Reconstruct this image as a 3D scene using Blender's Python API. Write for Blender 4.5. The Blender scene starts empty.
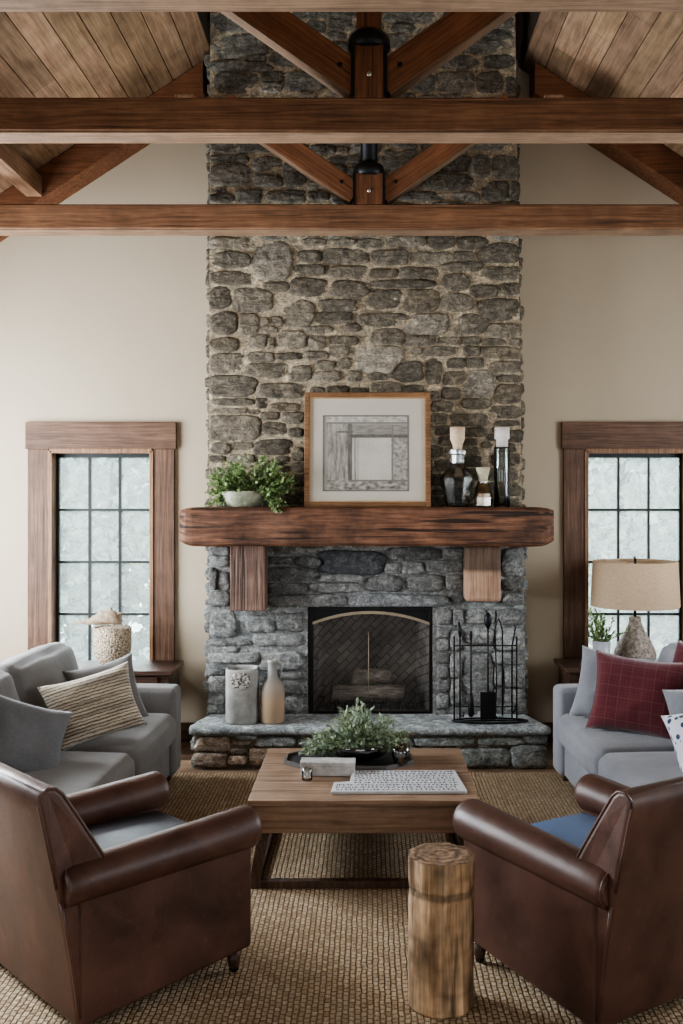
import bpy, math, random
from math import sin, cos, pi, radians as R, sqrt
from mathutils import Vector, Matrix, noise
import numpy as np

random.seed(7)
rng = np.random.default_rng(7)
SC = bpy.context.scene
COL = SC.collection
ZC = 1.75           # eye height
F = 1000.0          # focal length, in pixels of a 683x1024 frame
def PX(px, Y): return (px - 369.0) * Y / F
def PZ(py, Y): return ZC - (py - 497.0) * Y / F

# ------------------------------------------------------------------ mesh builder
class MB:
    def __init__(s):
        s.v = []; s.f = []; s.sm = []; s.c = []; s.cur = (1, 1, 1)
    def vert(s, p):
        s.v.append(tuple(p)); s.c.append(s.cur); return len(s.v) - 1
    def face(s, idx, smooth=False):
        s.f.append(tuple(idx)); s.sm.append(smooth)
    def box(s, lo, hi, M=None):
        x0, y0, z0 = lo; x1, y1, z1 = hi
        P = [(x0,y0,z0),(x1,y0,z0),(x1,y1,z0),(x0,y1,z0),(x0,y0,z1),(x1,y0,z1),(x1,y1,z1),(x0,y1,z1)]
        if M is not None: P = [M @ Vector(p) for p in P]
        b = [s.vert(p) for p in P]
        for q in ((0,3,2,1),(4,5,6,7),(0,1,5,4),(1,2,6,5),(2,3,7,6),(3,0,4,7)):
            s.face([b[i] for i in q])
        return s
    def beam(s, a, b, w, h, up=(0, 0, 1)):
        """rectangular bar from a to b; w sideways, h along up"""
        a = Vector(a); b = Vector(b); d = (b - a); L = d.length; d.normalize()
        side = d.cross(Vector(up)); side.normalize(); u = side.cross(d)
        M = Matrix((( d.x, side.x, u.x, a.x), (d.y, side.y, u.y, a.y), (d.z, side.z, u.z, a.z), (0,0,0,1)))
        return s.box((0, -w/2, -h/2), (L, w/2, h/2), M)
    def prism(s, poly, axis, a0, a1, smooth=False, taper=None):
        """poly: list of 2-D points; axis 0/1/2 the extrusion axis"""
        def mk(p, a):
            if axis == 0: return (a, p[0], p[1])
            if axis == 1: return (p[0], a, p[1])
            return (p[0], p[1], a)
        n = len(poly)
        i0 = [s.vert(mk(p, a0 * (taper(p) if taper else 1))) for p in poly]
        i1 = [s.vert(mk(p, a1 * (taper(p) if taper else 1))) for p in poly]
        s.face(i0[::-1]); s.face(i1)
        for k in range(n):
            s.face((i0[k], i0[(k+1) % n], i1[(k+1) % n], i1[k]), smooth)
        return s
    def tube(s, path, r, n=8, caps=True, smooth=True):
        path = [Vector(p) for p in path]
        rad = r if isinstance(r, (list, tuple)) else [r] * len(path)
        rings = []; ref = Vector((0.13, 0.27, 0.95)).normalized()
        for i, p in enumerate(path):
            t = (path[min(i+1, len(path)-1)] - path[max(i-1, 0)])
            if t.length < 1e-9: t = Vector((0,0,1))
            t.normalize()
            a = t.cross(ref)
            if a.length < 0.05: a = t.cross(Vector((1,0,0)))
            a.normalize(); b = t.cross(a)
            rings.append([s.vert(p + (a * cos(2*pi*k/n) + b * sin(2*pi*k/n)) * rad[i]) for k in range(n)])
        for i in range(len(rings) - 1):
            for k in range(n):
                s.face((rings[i][k], rings[i][(k+1) % n], rings[i+1][(k+1) % n], rings[i+1][k]), smooth)
        if caps:
            s.face(rings[0][::-1]); s.face(rings[-1])
        return s
    def lathe(s, prof, n=32, c=(0, 0, 0), facet=False, wob=None):
        rings = []
        for (r, z) in prof:
            ring = []
            for k in range(n):
                a = 2*pi*k/n
                rr = r * (wob(a, z) if wob else 1)
                ring.append(s.vert((c[0] + rr*cos(a), c[1] + rr*sin(a), c[2] + z)))
            rings.append(ring)
        for i in range(len(rings) - 1):
            for k in range(n):
                s.face((rings[i][k], rings[i][(k+1) % n], rings[i+1][(k+1) % n], rings[i+1][k]), not facet)
        if prof[0][0] > 1e-5: s.face(rings[0][::-1])
        if prof[-1][0] > 1e-5: s.face(rings[-1])
        return s
    def softbox(s, size, r, n=10, puff=(0, 0, 0), M=None, wrinkle=0.0, seed=0):
        """cushion: rounded box centred on the origin"""
        hx, hy, hz = [a/2 for a in size]
        key = {}
        def V(p):
            k = tuple(round(a, 5) for a in p)
            if k in key: return key[k]
            u = [p[0], p[1], p[2]]
            q = [u[0]*hx, u[1]*hy, u[2]*hz]
            core = [max(-h + r, min(h - r, a)) for a, h in zip(q, (hx, hy, hz))]
            d = Vector([a - b for a, b in zip(q, core)])
            if d.length > 1e-9:
                d = d.normalized() * r
            w = Vector(core) + d
            fx = (1 - u[0]**2); fy = (1 - u[1]**2); fz = (1 - u[2]**2)
            w.x += puff[0] * u[0] * sqrt(max(fy*fz, 0)); w.y += puff[1] * u[1] * sqrt(max(fx*fz, 0)); w.z += puff[2] * u[2] * sqrt(max(fx*fy, 0))
            if wrinkle:
                w += w.normalized() * noise.noise(w * 7 + Vector((seed, seed*2.3, 1))) * wrinkle
            if M is not None: w = M @ w
            key[k] = s.vert(w); return key[k]
        # non-uniform spacing so that the rounded edges get vertices
        def axis(h):
            e = max(1 - r/h, 0.0)
            t = [-1, -(1+e*2)/3 if e < 1 else -1, -e] if False else None
            edge = [e + (1-e)*k/3 for k in (0, 1, 2, 3)]
            mid = [-e + 2*e*k/n for k in range(1, n)]
            return [-a for a in edge[::-1]] + mid + edge
        AX = [axis(hx), axis(hy), axis(hz)]
        for ax in range(3):
            b, c = (ax+1) % 3, (ax+2) % 3
            for sgn in (-1, 1):
                for i in range(len(AX[b]) - 1):
                    for j in range(len(AX[c]) - 1):
                        q = []
                        for (bi, cj) in ((i, j), (i+1, j), (i+1, j+1), (i, j+1)):
                            p = [0, 0, 0]; p[ax] = sgn; p[b] = AX[b][bi]; p[c] = AX[c][cj]; q.append(V(p))
                        if sgn < 0: q = q[::-1]
                        if len(set(q)) >= 3: s.face(q, True)
        return s
    def pillow(s, w, h, t, n=20, seed=0, dog=0.11):
        """knife-edge pillow lying in the local XZ plane, front facing -Y"""
        idx = {}
        for side in (-1, 1):
            for i in range(n+1):
                for j in range(n+1):
                    u = -1 + 2*i/n; v = -1 + 2*j/n
                    edge = (i in (0, n) or j in (0, n))
                    if edge and (0, i, j) in idx: idx[(side, i, j)] = idx[(0, i, j)]; continue
                    x = u * w/2 * (1 - dog*(1 - v*v)*abs(u)); z = v * h/2 * (1 - dog*(1 - u*u)*abs(v))
                    th = t/2 * ((1 - u**4) ** 0.6) * ((1 - v**4) ** 0.6)
                    th *= 1 + 0.16*noise.noise(Vector((u*1.7 + seed, v*1.7, side)))
                    th += 0.008*noise.noise(Vector((u*5 + seed, v*5, side*3))) * (1-u**4)*(1-v**4)
                    k = s.vert((x, side*th, z)); idx[(side, i, j)] = k
                    if edge: idx[(0, i, j)] = k
            for i in range(n):
                for j in range(n):
                    q = [idx[(side, i, j)], idx[(side, i+1, j)], idx[(side, i+1, j+1)], idx[(side, i, j+1)]]
                    s.face(q if side < 0 else q[::-1], True)
        return s
    def leaf(s, p, d, nrm, L, W):
        d = Vector(d).normalized(); nrm = Vector(nrm)
        sd = d.cross(nrm)
        if sd.length < 1e-4: sd = d.cross(Vector((0.3, 0.5, 0.8)))
        sd.normalize(); up = sd.cross(d)
        p = Vector(p)
        a = s.vert(p); b = s.vert(p + d*L*0.45 + sd*W/2 + up*W*0.12); c = s.vert(p + d*L - up*L*0.12)
        e = s.vert(p + d*L*0.45 - sd*W/2 + up*W*0.12); m = s.vert(p + d*L*0.5)
        s.face((a, b, m)); s.face((b, c, m)); s.face((c, e, m)); s.face((e, a, m))
    def build(s, name, mat, parent=None, loc=None, rot=None, bevel=0, label=None, seg=2):
        me = bpy.data.meshes.new(name); me.from_pydata(s.v, [], s.f); me.update()
        for p, k in zip(me.polygons, s.sm): p.use_smooth = k
        at = me.attributes.new('Col', 'FLOAT_COLOR', 'POINT')
        at.data.foreach_set('color', [a for c in s.c for a in (c[0], c[1], c[2], 1.0)])
        me.materials.append(mat)
        o = bpy.data.objects.new(name, me); COL.objects.link(o)
        if parent: o.parent = parent
        if loc is not None: o.location = loc
        if rot is not None: o.rotation_euler = rot
        if bevel:
            m = o.modifiers.new('bevel', 'BEVEL'); m.width = bevel; m.segments = seg; m.limit_method = 'ANGLE'; m.angle_limit = R(40)
            m.harden_normals = False
        if label: o['label'] = label
        return o

def tag(o, label, cat, group=None):
    o['label'] = label; o['category'] = cat
    if group: o['group'] = group
    return o
def thing(name, label, cat, loc=(0,0,0), rot=(0,0,0), group=None):
    o = bpy.data.objects.new(name, None); o.empty_display_size = 0.1
    COL.objects.link(o); o.location = loc; o.rotation_euler = rot
    return tag(o, label, cat, group)
def struct(o):
    o['kind'] = 'structure'; return o
def copy_tree(o, parent=None):
    kids = list(o.children)
    c = o.copy(); COL.objects.link(c)
    if parent: c.parent = parent
    for k in kids: copy_tree(k, c)
    return c

# ------------------------------------------------------------------ materials
def new_mat(name):
    m = bpy.data.materials.new(name); m.use_nodes = True
    nt = m.node_tree; b = nt.nodes['Principled BSDF']
    return m, nt, b
def nd(nt, t, **kw):
    n = nt.nodes.new(t)
    for k, v in kw.items():
        if k in n.inputs: n.inputs[k].default_value = v
        else: setattr(n, k, v)
    return n
def coords(nt, scale=(1,1,1), rot=(0,0,0), kind='Object'):
    tc = nd(nt, 'ShaderNodeTexCoord'); mp = nd(nt, 'ShaderNodeMapping')
    mp.inputs['Scale'].default_value = scale; mp.inputs['Rotation'].default_value = rot
    nt.links.new(tc.outputs[kind], mp.inputs['Vector'])
    return mp.outputs['Vector']
def ramp(nt, src, stops):
    r = nd(nt, 'ShaderNodeValToRGB')
    while len(r.color_ramp.elements) < len(stops): r.color_ramp.elements.new(0.5)
    for e, (p, c) in zip(r.color_ramp.elements, stops):
        e.position = p; e.color = (*c, 1) if len(c) == 3 else c
    nt.links.new(src, r.inputs['Fac']); return r.outputs['Color']
def mixc(nt, a, b, fac, mode='MIX'):
    m = nd(nt, 'ShaderNodeMix', data_type='RGBA', blend_type=mode)
    for sock, v in ((6, a), (7, b)):
        if isinstance(v, tuple): m.inputs[sock].default_value = (*v, 1)
        else: nt.links.new(v, m.inputs[sock])
    if isinstance(fac, (int, float)): m.inputs[0].default_value = fac
    else: nt.links.new(fac, m.inputs[0])
    return m.outputs[2]
def bump(nt, b, h, strength=0.3, dist=0.01, prev=None):
    n = nd(nt, 'ShaderNodeBump'); n.inputs['Strength'].default_value = strength; n.inputs['Distance'].default_value = dist
    nt.links.new(h, n.inputs['Height'])
    if prev is not None: nt.links.new(prev, n.inputs['Normal'])
    nt.links.new(n.outputs['Normal'], b.inputs['Normal']); return n.outputs['Normal']
def tex_noise(nt, vec, scale, detail=4, rough=0.6, dist=0.0):
    n = nd(nt, 'ShaderNodeTexNoise'); n.inputs['Scale'].default_value = scale; n.inputs['Detail'].default_value = detail
    n.inputs['Roughness'].default_value = rough; n.inputs['Distortion'].default_value = dist
    nt.links.new(vec, n.inputs['Vector']); return n.outputs['Fac']

def plain(name, col, rough=0.6, metal=0.0, noise_amt=0.12, nscale=12, bmp=0.0, bscale=60, spec=0.5):
    m, nt, b = new_mat(name)
    v = coords(nt)
    f = tex_noise(nt, v, nscale)
    lo = tuple(c*(1-noise_amt) for c in col); hi = tuple(min(1, c*(1+noise_amt)) for c in col)
    nt.links.new(ramp(nt, f, [(0.3, lo), (0.7, hi)]), b.inputs['Base Color'])
    b.inputs['Roughness'].default_value = rough; b.inputs['Metallic'].default_value = metal
    b.inputs['Specular IOR Level'].default_value = spec
    if bmp: bump(nt, b, tex_noise(nt, v, bscale), bmp, 0.004)
    return m
def wood(name, dark, mid, light, axis=0, rough=0.6, fine=1.0, cracks=0.35, attr=False, bstr=0.3, spec=0.35, big=1.0, blot=(0.62, 1.22)):
    m, nt, b = new_mat(name)
    sc = [38*fine]*3; sc[axis] = 1.6*fine
    v = coords(nt, sc)
    grain = tex_noise(nt, v, 1.0, 8, 0.75, 0.8)
    sc2 = [3.2*big]*3; sc2[axis] = 0.35*big
    v2 = coords(nt, sc2)
    rings = nd(nt, 'ShaderNodeTexWave', wave_type='RINGS'); rings.rings_direction = 'XYZ'[axis]
    rings.inputs['Scale'].default_value = 4.0; rings.inputs['Distortion'].default_value = 14.0; rings.inputs['Detail'].default_value = 2
    rings.inputs['Detail Scale'].default_value = 1.2
    nt.links.new(v2, rings.inputs['Vector'])
    c1 = ramp(nt, grain, [(0.34, dark), (0.5, mid), (0.66, light)])
    c2 = mixc(nt, c1, ramp(nt, rings.outputs['Fac'], [(0.0, tuple(c*0.55 for c in mid)), (0.5, mid), (1.0, light)]), 0.3)
    blt = tex_noise(nt, coords(nt, (1,1,1)), 3.4, 5, 0.65)
    c3 = mixc(nt, c2, ramp(nt, blt, [(0.3, (blot[0], blot[0]*0.97, blot[0]*0.94)), (0.7, (blot[1], blot[1]*0.985, blot[1]*0.97))]), 1.0, 'MULTIPLY')
    sc4 = [34*fine]*3; sc4[axis] = 0.9*fine
    ck = tex_noise(nt, coords(nt, sc4), 1.0, 3, 0.5, 0.4)
    ckr = ramp(nt, ck, [(0.36, (1,1,1)), (0.41, (0,0,0))])
    c4 = mixc(nt, c3, tuple(c*0.25 for c in dark), 0.0)
    mm = nd(nt, 'ShaderNodeMath', operation='MULTIPLY'); nt.links.new(ckr, mm.inputs[0]); mm.inputs[1].default_value = cracks
    c4 = mixc(nt, c3, tuple(c*0.2 for c in dark), mm.outputs[0])
    if attr:
        a = nd(nt, 'ShaderNodeAttribute', attribute_name='Col')
        c4 = mixc(nt, c4, a.outputs['Color'], 1.0, 'MULTIPLY')
    nt.links.new(c4, b.inputs['Base Color'])
    b.inputs['Roughness'].default_value = rough; b.inputs['Specular IOR Level'].default_value = spec
    n1 = bump(nt, b, grain, bstr, 0.006)
    bump(nt, b, ck, bstr, 0.01, n1)
    return m
def fabric(name, col, rough=0.9, scale=260, amt=0.25, extra=None, bs=0.25):
    m, nt, b = new_mat(name)
    v = coords(nt)
    w1 = nd(nt, 'ShaderNodeTexWave'); w1.bands_direction = 'DIAGONAL'; w1.inputs['Scale'].default_value = scale/4; w1.inputs['Distortion'].default_value = 3; nt.links.new(v, w1.inputs['Vector'])
    n = tex_noise(nt, v, scale, 2, 0.7)
    n2 = tex_noise(nt, v, 4, 3, 0.5)
    c = ramp(nt, n, [(0.3, tuple(x*(1-amt) for x in col)), (0.7, tuple(x*(1+amt) for x in col))])
    c = mixc(nt, c, ramp(nt, n2, [(0.3, (0.85,)*3), (0.7, (1.12,)*3)]), 1.0, 'MULTIPLY')
    if extra: c = extra(nt, c)
    nt.links.new(c, b.inputs['Base Color'])
    b.inputs['Roughness'].default_value = rough; b.inputs['Specular IOR Level'].default_value = 0.2
    b.inputs['Sheen Weight'].default_value = 0.25; b.inputs['Sheen Roughness'].default_value = 0.5
    n1 = bump(nt, b, n, bs, 0.002)
    bump(nt, b, tex_noise(nt, v, 9, 3, 0.5), 0.35, 0.012, n1)
    return m
def leather(name, c_lo, c_hi, rough=0.36, bs=0.2):
    m, nt, b = new_mat(name)
    v = coords(nt)
    f = tex_noise(nt, v, 3.5, 6, 0.62, 0.6)
    c = ramp(nt, f, [(0.25, c_lo), (0.75, c_hi)])
    scuff = tex_noise(nt, v, 16, 5, 0.7)
    c = mixc(nt, c, tuple(min(1, x*1.7) for x in c_hi), ramp(nt, scuff, [(0.58, (0,0,0)), (0.85, (0.5,0.5,0.5))]))
    nt.links.new(c, b.inputs['Base Color'])
    rr = nd(nt, 'ShaderNodeMapRange'); rr.inputs['To Min'].default_value = rough-0.08; rr.inputs['To Max'].default_value = rough+0.14
    nt.links.new(f, rr.inputs['Value']); nt.links.new(rr.outputs['Result'], b.inputs['Roughness'])
    vo = nd(nt, 'ShaderNodeTexVoronoi'); vo.inputs['Scale'].default_value = 230; nt.links.new(v, vo.inputs['Vector'])
    n1 = bump(nt, b, vo.outputs['Distance'], bs, 0.0015)
    bump(nt, b, tex_noise(nt, v, 7, 3, 0.5), 0.25, 0.015, n1)
    return m
def stone_mat(name, tint=(1,1,1), rough=0.88, bs=0.9, attr=True, base=(0.3,0.3,0.3)):
    m, nt, b = new_mat(name)
    v = coords(nt)
    a = nd(nt, 'ShaderNodeAttribute', attribute_name='Col')
    src = a.outputs['Color'] if attr else base
    n1 = tex_noise(nt, v, 20, 10, 0.78, 0.9)
    n2 = tex_noise(nt, coords(nt, (9, 9, 30)), 1.3, 5, 0.6, 1.0)
    n3 = tex_noise(nt, v, 95, 3, 0.7)
    c = mixc(nt, src, ramp(nt, n1, [(0.34, (0.34, 0.34, 0.35)), (0.5, (0.92, 0.91, 0.90)), (0.68, (2.0, 1.97, 1.9))]), 1.0, 'MULTIPLY')
    c = mixc(nt, c, ramp(nt, n2, [(0.3, (0.7,)*3), (0.7, (1.3,)*3)]), 1.0, 'MULTIPLY')
    c = mixc(nt, c, ramp(nt, n3, [(0.35, (0.75,)*3), (0.65, (1.25,)*3)]), 1.0, 'MULTIPLY')
    nt.links.new(c, b.inputs['Base Color'])
    b.inputs['Roughness'].default_value = rough; b.inputs['Specular IOR Level'].default_value = 0.3
    k = bump(nt, b, n1, bs, 0.03)
    k = bump(nt, b, n2, bs*0.6, 0.03, k)
    bump(nt, b, n3, bs*0.5, 0.006, k)
    return m

M = {}
M['wall'] = plain('wall_plaster', (0.435, 0.365, 0.275), 0.9, noise_amt=0.03, nscale=1.5, bmp=0.06, bscale=40, spec=0.2)
M['stone'] = stone_mat('rubble_stone')
M['mortar'] = stone_mat('mortar', bs=0.8)
M['slab'] = stone_mat('bluestone_slab', bs=0.8)
M['beam'] = wood('beam_wood', (0.10, 0.045, 0.022), (0.185, 0.092, 0.048), (0.27, 0.145, 0.08), 0, 0.62, cracks=0.5)
M['beam_pale'] = wood('beam_wood_pale', (0.13, 0.08, 0.046), (0.22, 0.14, 0.088), (0.30, 0.205, 0.135), 0, 0.7, cracks=0.25)
M['beam_y'] = wood('beam_wood_lengthwise', (0.15, 0.08, 0.045), (0.26, 0.15, 0.09), (0.36, 0.23, 0.145), 1, 0.65, cracks=0.4)
M['post'] = wood('post_wood', (0.08, 0.032, 0.014), (0.14, 0.058, 0.026), (0.2, 0.09, 0.045), 2, 0.65, cracks=0.4)
M['strut'] = wood('strut_wood', (0.10, 0.042, 0.018), (0.17, 0.07, 0.032), (0.24, 0.11, 0.055), 0, 0.65, cracks=0.3)
M['ceil'] = wood('ceiling_board', (0.17, 0.105, 0.062), (0.28, 0.185, 0.115), (0.38, 0.265, 0.175), 1, 0.65, cracks=0.15, attr=True)
M['mantel'] = wood('mantel_wood', (0.045, 0.019, 0.010), (0.135, 0.060, 0.032), (0.27, 0.135, 0.078), 0, 0.65, fine=0.8, cracks=0.9, bstr=0.9, blot=(0.22, 1.35))
M['corbel'] = wood('corbel_wood', (0.07, 0.038, 0.028), (0.15, 0.088, 0.066), (0.27, 0.175, 0.135), 2, 0.75, fine=1.3, cracks=0.9, bstr=0.9, blot=(0.45, 1.3))
M['corbel_pale'] = wood('corbel_wood_pale', (0.24, 0.135, 0.085), (0.37, 0.23, 0.155), (0.48, 0.33, 0.24), 2, 0.65, cracks=0.3, attr=True)
M['casing'] = wood('casing_wood', (0.060, 0.030, 0.018), (0.118, 0.064, 0.040), (0.19, 0.112, 0.074), 2, 0.55, cracks=0.2)
M['casing_x'] = wood('casing_wood_level', (0.060, 0.030, 0.018), (0.118, 0.064, 0.040), (0.19, 0.112, 0.074), 0, 0.55, cracks=0.2)
M['jamb'] = wood('jamb_wood', (0.14, 0.07, 0.035), (0.25, 0.14, 0.08), (0.36, 0.22, 0.13), 2, 0.5, cracks=0.1)
M['table'] = wood('coffee_table_wood', (0.18, 0.115, 0.078), (0.32, 0.22, 0.152), (0.45, 0.325, 0.24), 0, 0.5, cracks=0.35, attr=True)
M['table_leg'] = wood('coffee_table_leg_wood', (0.07, 0.042, 0.028), (0.115, 0.072, 0.05), (0.17, 0.115, 0.082), 2, 0.6, cracks=0.3)
M['dark_wood'] = wood('dark_wood', (0.035, 0.018, 0.013), (0.065, 0.036, 0.026), (0.115, 0.068, 0.05), 0, 0.35, cracks=0.1)
M['floor'] = wood('floor_board', (0.2, 0.13, 0.085), (0.32, 0.22, 0.15), (0.44, 0.32, 0.23), 0, 0.5, cracks=0.1, attr=True)
M['log'] = wood('bark', (0.06, 0.048, 0.04), (0.18, 0.15, 0.125), (0.36, 0.31, 0.265), 0, 0.9, fine=2, cracks=0.8, bstr=1)
M['stump'] = wood('stump_wood', (0.20, 0.12, 0.066), (0.44, 0.30, 0.185), (0.66, 0.51, 0.36), 2, 0.75, fine=1.0, cracks=0.5, attr=True, bstr=0.9)
M['black'] = plain('black_iron', (0.012, 0.012, 0.013), 0.45, 0.6, 0.3)
M['steel'] = plain('window_steel', (0.02, 0.023, 0.024), 0.5, 0.2, 0.2)
M['bolt'] = plain('bolt_head', (0.6, 0.57, 0.5), 0.35, 0.9)
M['brass'] = plain('aged_brass', (0.26, 0.21, 0.145), 0.6, 0.2, 0.2)
M['soot'] = plain('sooty_brick', (0.20, 0.185, 0.165), 0.95, 0, 0.4, 14, 0.5, 30)
def firebrick():
    m, nt, b = new_mat('firebrick'); v = coords(nt, (1, 1, 1), (R(90), 0, R(0)))
    v2 = coords(nt, (1, 1, 1), (R(90), 0, R(45)))
    br = nd(nt, 'ShaderNodeTexBrick'); br.inputs['Scale'].default_value = 1; br.inputs['Brick Width'].default_value = 0.12; br.inputs['Row Height'].default_value = 0.045
    br.inputs['Mortar Size'].default_value = 0.004; br.inputs['Color1'].default_value = (0.16, 0.14, 0.12, 1); br.inputs['Color2'].default_value = (0.27, 0.24, 0.21, 1); br.inputs['Mortar'].default_value = (0.07, 0.06, 0.055, 1)
    nt.links.new(v2, br.inputs['Vector'])
    f = tex_noise(nt, coords(nt), 3.5, 4, 0.6)
    c = mixc(nt, br.outputs['Color'], ramp(nt, f, [(0.35, (0.35,)*3), (0.65, (1.2,)*3)]), 1.0, 'MULTIPLY')
    nt.links.new(c, b.inputs['Base Color']); b.inputs['Roughness'].default_value = 0.95; return m
M['soot'] = firebrick()
M['leather'] = leather('brown_leather', (0.028, 0.0125, 0.0095), (0.128, 0.060, 0.042), 0.40)
M['leather_seat'] = leather('dark_seat_leather', (0.010, 0.012, 0.018), (0.018, 0.022, 0.034), 0.42)  # bluish tint in the dark base stands for sheen
M['sky_sheen_seat'] = leather('sky_sheen_leather', (0.10, 0.16, 0.29), (0.15, 0.225, 0.38), 0.42)  # blue base colour paints the sky reflected in glossy leather
M['sofa'] = fabric('charcoal_upholstery', (0.155, 0.148, 0.142))
M['sofa_lit'] = fabric('lit_grey_upholstery', (0.215, 0.225, 0.25))  # same grey fabric as the other sofa, lightened to paint in window light
M['linen'] = fabric('slate_linen', (0.15, 0.155, 0.16))

def stripes(nt, c):
    v = coords(nt, (1, 1, 1))
    w = nd(nt, 'ShaderNodeTexWave'); w.bands_direction = 'Z'; w.inputs['Scale'].default_value = 19; w.inputs['Distortion'].default_value = 2.2; w.inputs['Detail Scale'].default_value = 3
    nt.links.new(v, w.inputs['Vector'])
    n = tex_noise(nt, coords(nt, (3, 3, 60)), 1.0, 3, 0.6)
    k = ramp(nt, w.outputs['Fac'], [(0.0, (0.10, 0.082, 0.066)), (0.10, (0.18, 0.15, 0.115)), (0.25, (0.42, 0.365, 0.28)), (1.0, (0.56, 0.49, 0.385))])
    return mixc(nt, k, ramp(nt, n, [(0.35, (0.5,)*3), (0.6, (1.15,)*3)]), 1.0, 'MULTIPLY')
M['striped'] = fabric('striped_wool', (0.4, 0.35, 0.27), extra=stripes)
def plaid(nt, c):
    out = c
    for d, sc in (('X', 5.2), ('Z', 5.2), ('X', 17.0), ('Z', 19.0)):
        w = nd(nt, 'ShaderNodeTexWave'); w.bands_direction = d; w.inputs['Scale'].default_value = sc; nt.links.new(coords(nt), w.inputs['Vector'])
        out = mixc(nt, out, (0.16, 0.06, 0.06) if sc < 10 else (0.055, 0.012, 0.016), ramp(nt, w.outputs['Fac'], [(0.955, (0,)*3), (1.0, (0.5,)*3)] if sc < 10 else [(0.8, (0,)*3), (1.0, (0.35,)*3)]))
    return out
M['plaid'] = fabric('red_plaid', (0.105, 0.022, 0.028), extra=plaid)
def spots(nt, c):
    vo = nd(nt, 'ShaderNodeTexVoronoi'); vo.inputs['Scale'].default_value = 26; vo.inputs['Randomness'].default_value = 0.55; nt.links.new(coords(nt), vo.inputs['Vector'])
    return mixc(nt, (0.04, 0.055, 0.12), (0.62, 0.64, 0.7), ramp(nt, vo.outputs['Distance'], [(0.30, (0,)*3), (0.38, (1,)*3)]))
M['spotted'] = fabric('blue_spotted_cotton', (0.5, 0.5, 0.55), extra=spots)

def rug_mat():
    m, nt, b = new_mat('woven_jute')
    v0 = coords(nt, (1, 1, 1), (0, 0, R(90)))
    nz = nd(nt, 'ShaderNodeTexNoise'); nz.inputs['Scale'].default_value = 22; nz.inputs['Detail'].default_value = 2; nt.links.new(v0, nz.inputs['Vector'])
    ma = nd(nt, 'ShaderNodeVectorMath', operation='MULTIPLY_ADD'); ma.inputs[1].default_value = (0.022, 0.012, 0); nt.links.new(nz.outputs['Color'], ma.inputs[0]); nt.links.new(v0, ma.inputs[2])
    v = ma.outputs[0]
    br = nd(nt, 'ShaderNodeTexBrick'); br.offset = 0.5; br.inputs['Scale'].default_value = 1
    br.inputs['Brick Width'].default_value = 0.030; br.inputs['Row Height'].default_value = 0.021
    br.inputs['Mortar Size'].default_value = 0.0046; br.inputs['Mortar Smooth'].default_value = 1.0
    br.inputs['Color1'].default_value = (0.42, 0.32, 0.215, 1); br.inputs['Color2'].default_value = (0.60, 0.49, 0.355, 1); br.inputs['Mortar'].default_value = (0.20, 0.14, 0.088, 1)
    nt.links.new(v, br.inputs['Vector'])
    fib = tex_noise(nt, coords(nt, (260, 70, 1)), 1.0, 3, 0.7)
    c = mixc(nt, br.outputs['Color'], ramp(nt, fib, [(0.3, (0.55,)*3), (0.7, (1.3,)*3)]), 1.0, 'MULTIPLY')
    big = tex_noise(nt, coords(nt), 0.8, 3, 0.5)
    c = mixc(nt, c, ramp(nt, big, [(0.35, (0.82, 0.78, 0.72)), (0.65, (1.12, 1.12, 1.12))]), 1.0, 'MULTIPLY')
    nt.links.new(c, b.inputs['Base Color']); b.inputs['Roughness'].default_value = 0.95; b.inputs['Specular IOR Level'].default_value = 0.15
    inv = nd(nt, 'ShaderNodeMath', operation='SUBTRACT'); inv.inputs[0].default_value = 1; nt.links.new(br.outputs['Fac'], inv.inputs[1])
    n1 = bump(nt, b, inv.outputs[0], 0.8, 0.009)
    bump(nt, b, fib, 0.5, 0.004, n1)
    return m
M['rug'] = rug_mat()

def glass(name, tint=(0.9, 0.95, 0.95), trans=0.86, rough=0.05, haze=0.0, hazecol=(0.8, 0.85, 0.85)):
    m, nt, b = new_mat(name); nt.nodes.remove(b)
    out = [n for n in nt.nodes if n.type == 'OUTPUT_MATERIAL'][0]
    t = nd(nt, 'ShaderNodeBsdfTransparent'); t.inputs['Color'].default_value = (*tint, 1)
    g = nd(nt, 'ShaderNodeBsdfGlossy'); g.inputs['Roughness'].default_value = rough; g.inputs['Color'].default_value = (0.9, 0.9, 0.9, 1)
    mx = nd(nt, 'ShaderNodeMixShader')
    fr = nd(nt, 'ShaderNodeFresnel'); fr.inputs['IOR'].default_value = 1.5
    ad = nd(nt, 'ShaderNodeMath', operation='ADD'); ad.inputs[1].default_value = max(0, 1 - trans - 0.04); nt.links.new(fr.outputs[0], ad.inputs[0])
    nt.links.new(ad.outputs[0], mx.inputs[0]); nt.links.new(t.outputs[0], mx.inputs[1]); nt.links.new(g.outputs[0], mx.inputs[2])
    last = mx
    if haze:
        tr = nd(nt, 'ShaderNodeBsdfTranslucent'); tr.inputs['Color'].default_value = (*hazecol, 1)
        m2 = nd(nt, 'ShaderNodeMixShader')
        f = tex_noise(nt, coords(nt), 26, 5, 0.8, 1.5)
        fr2 = ramp(nt, f, [(0.3, (haze*0.5,)*3), (0.7, (min(1, haze*1.7),)*3)])
        nt.links.new(fr2, m2.inputs[0]); nt.links.new(mx.outputs[0], m2.inputs[1]); nt.links.new(tr.outputs[0], m2.inputs[2]); last = m2
    nt.links.new(last.outputs[0], out.inputs['Surface'])
    return m
M['pane'] = glass('window_glass', (0.92, 0.96, 0.96), 1.0, 0.5, 0.07)
M['dark_glass'] = glass('smoky_glass', (0.80, 0.83, 0.82), 0.93, 0.12)
M['clear_glass'] = glass('clear_glass', (0.88, 0.92, 0.91), 0.86, 0.05)
M['amber_glass'] = glass('amber_glass', (0.78, 0.70, 0.60), 0.86, 0.12)
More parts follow.
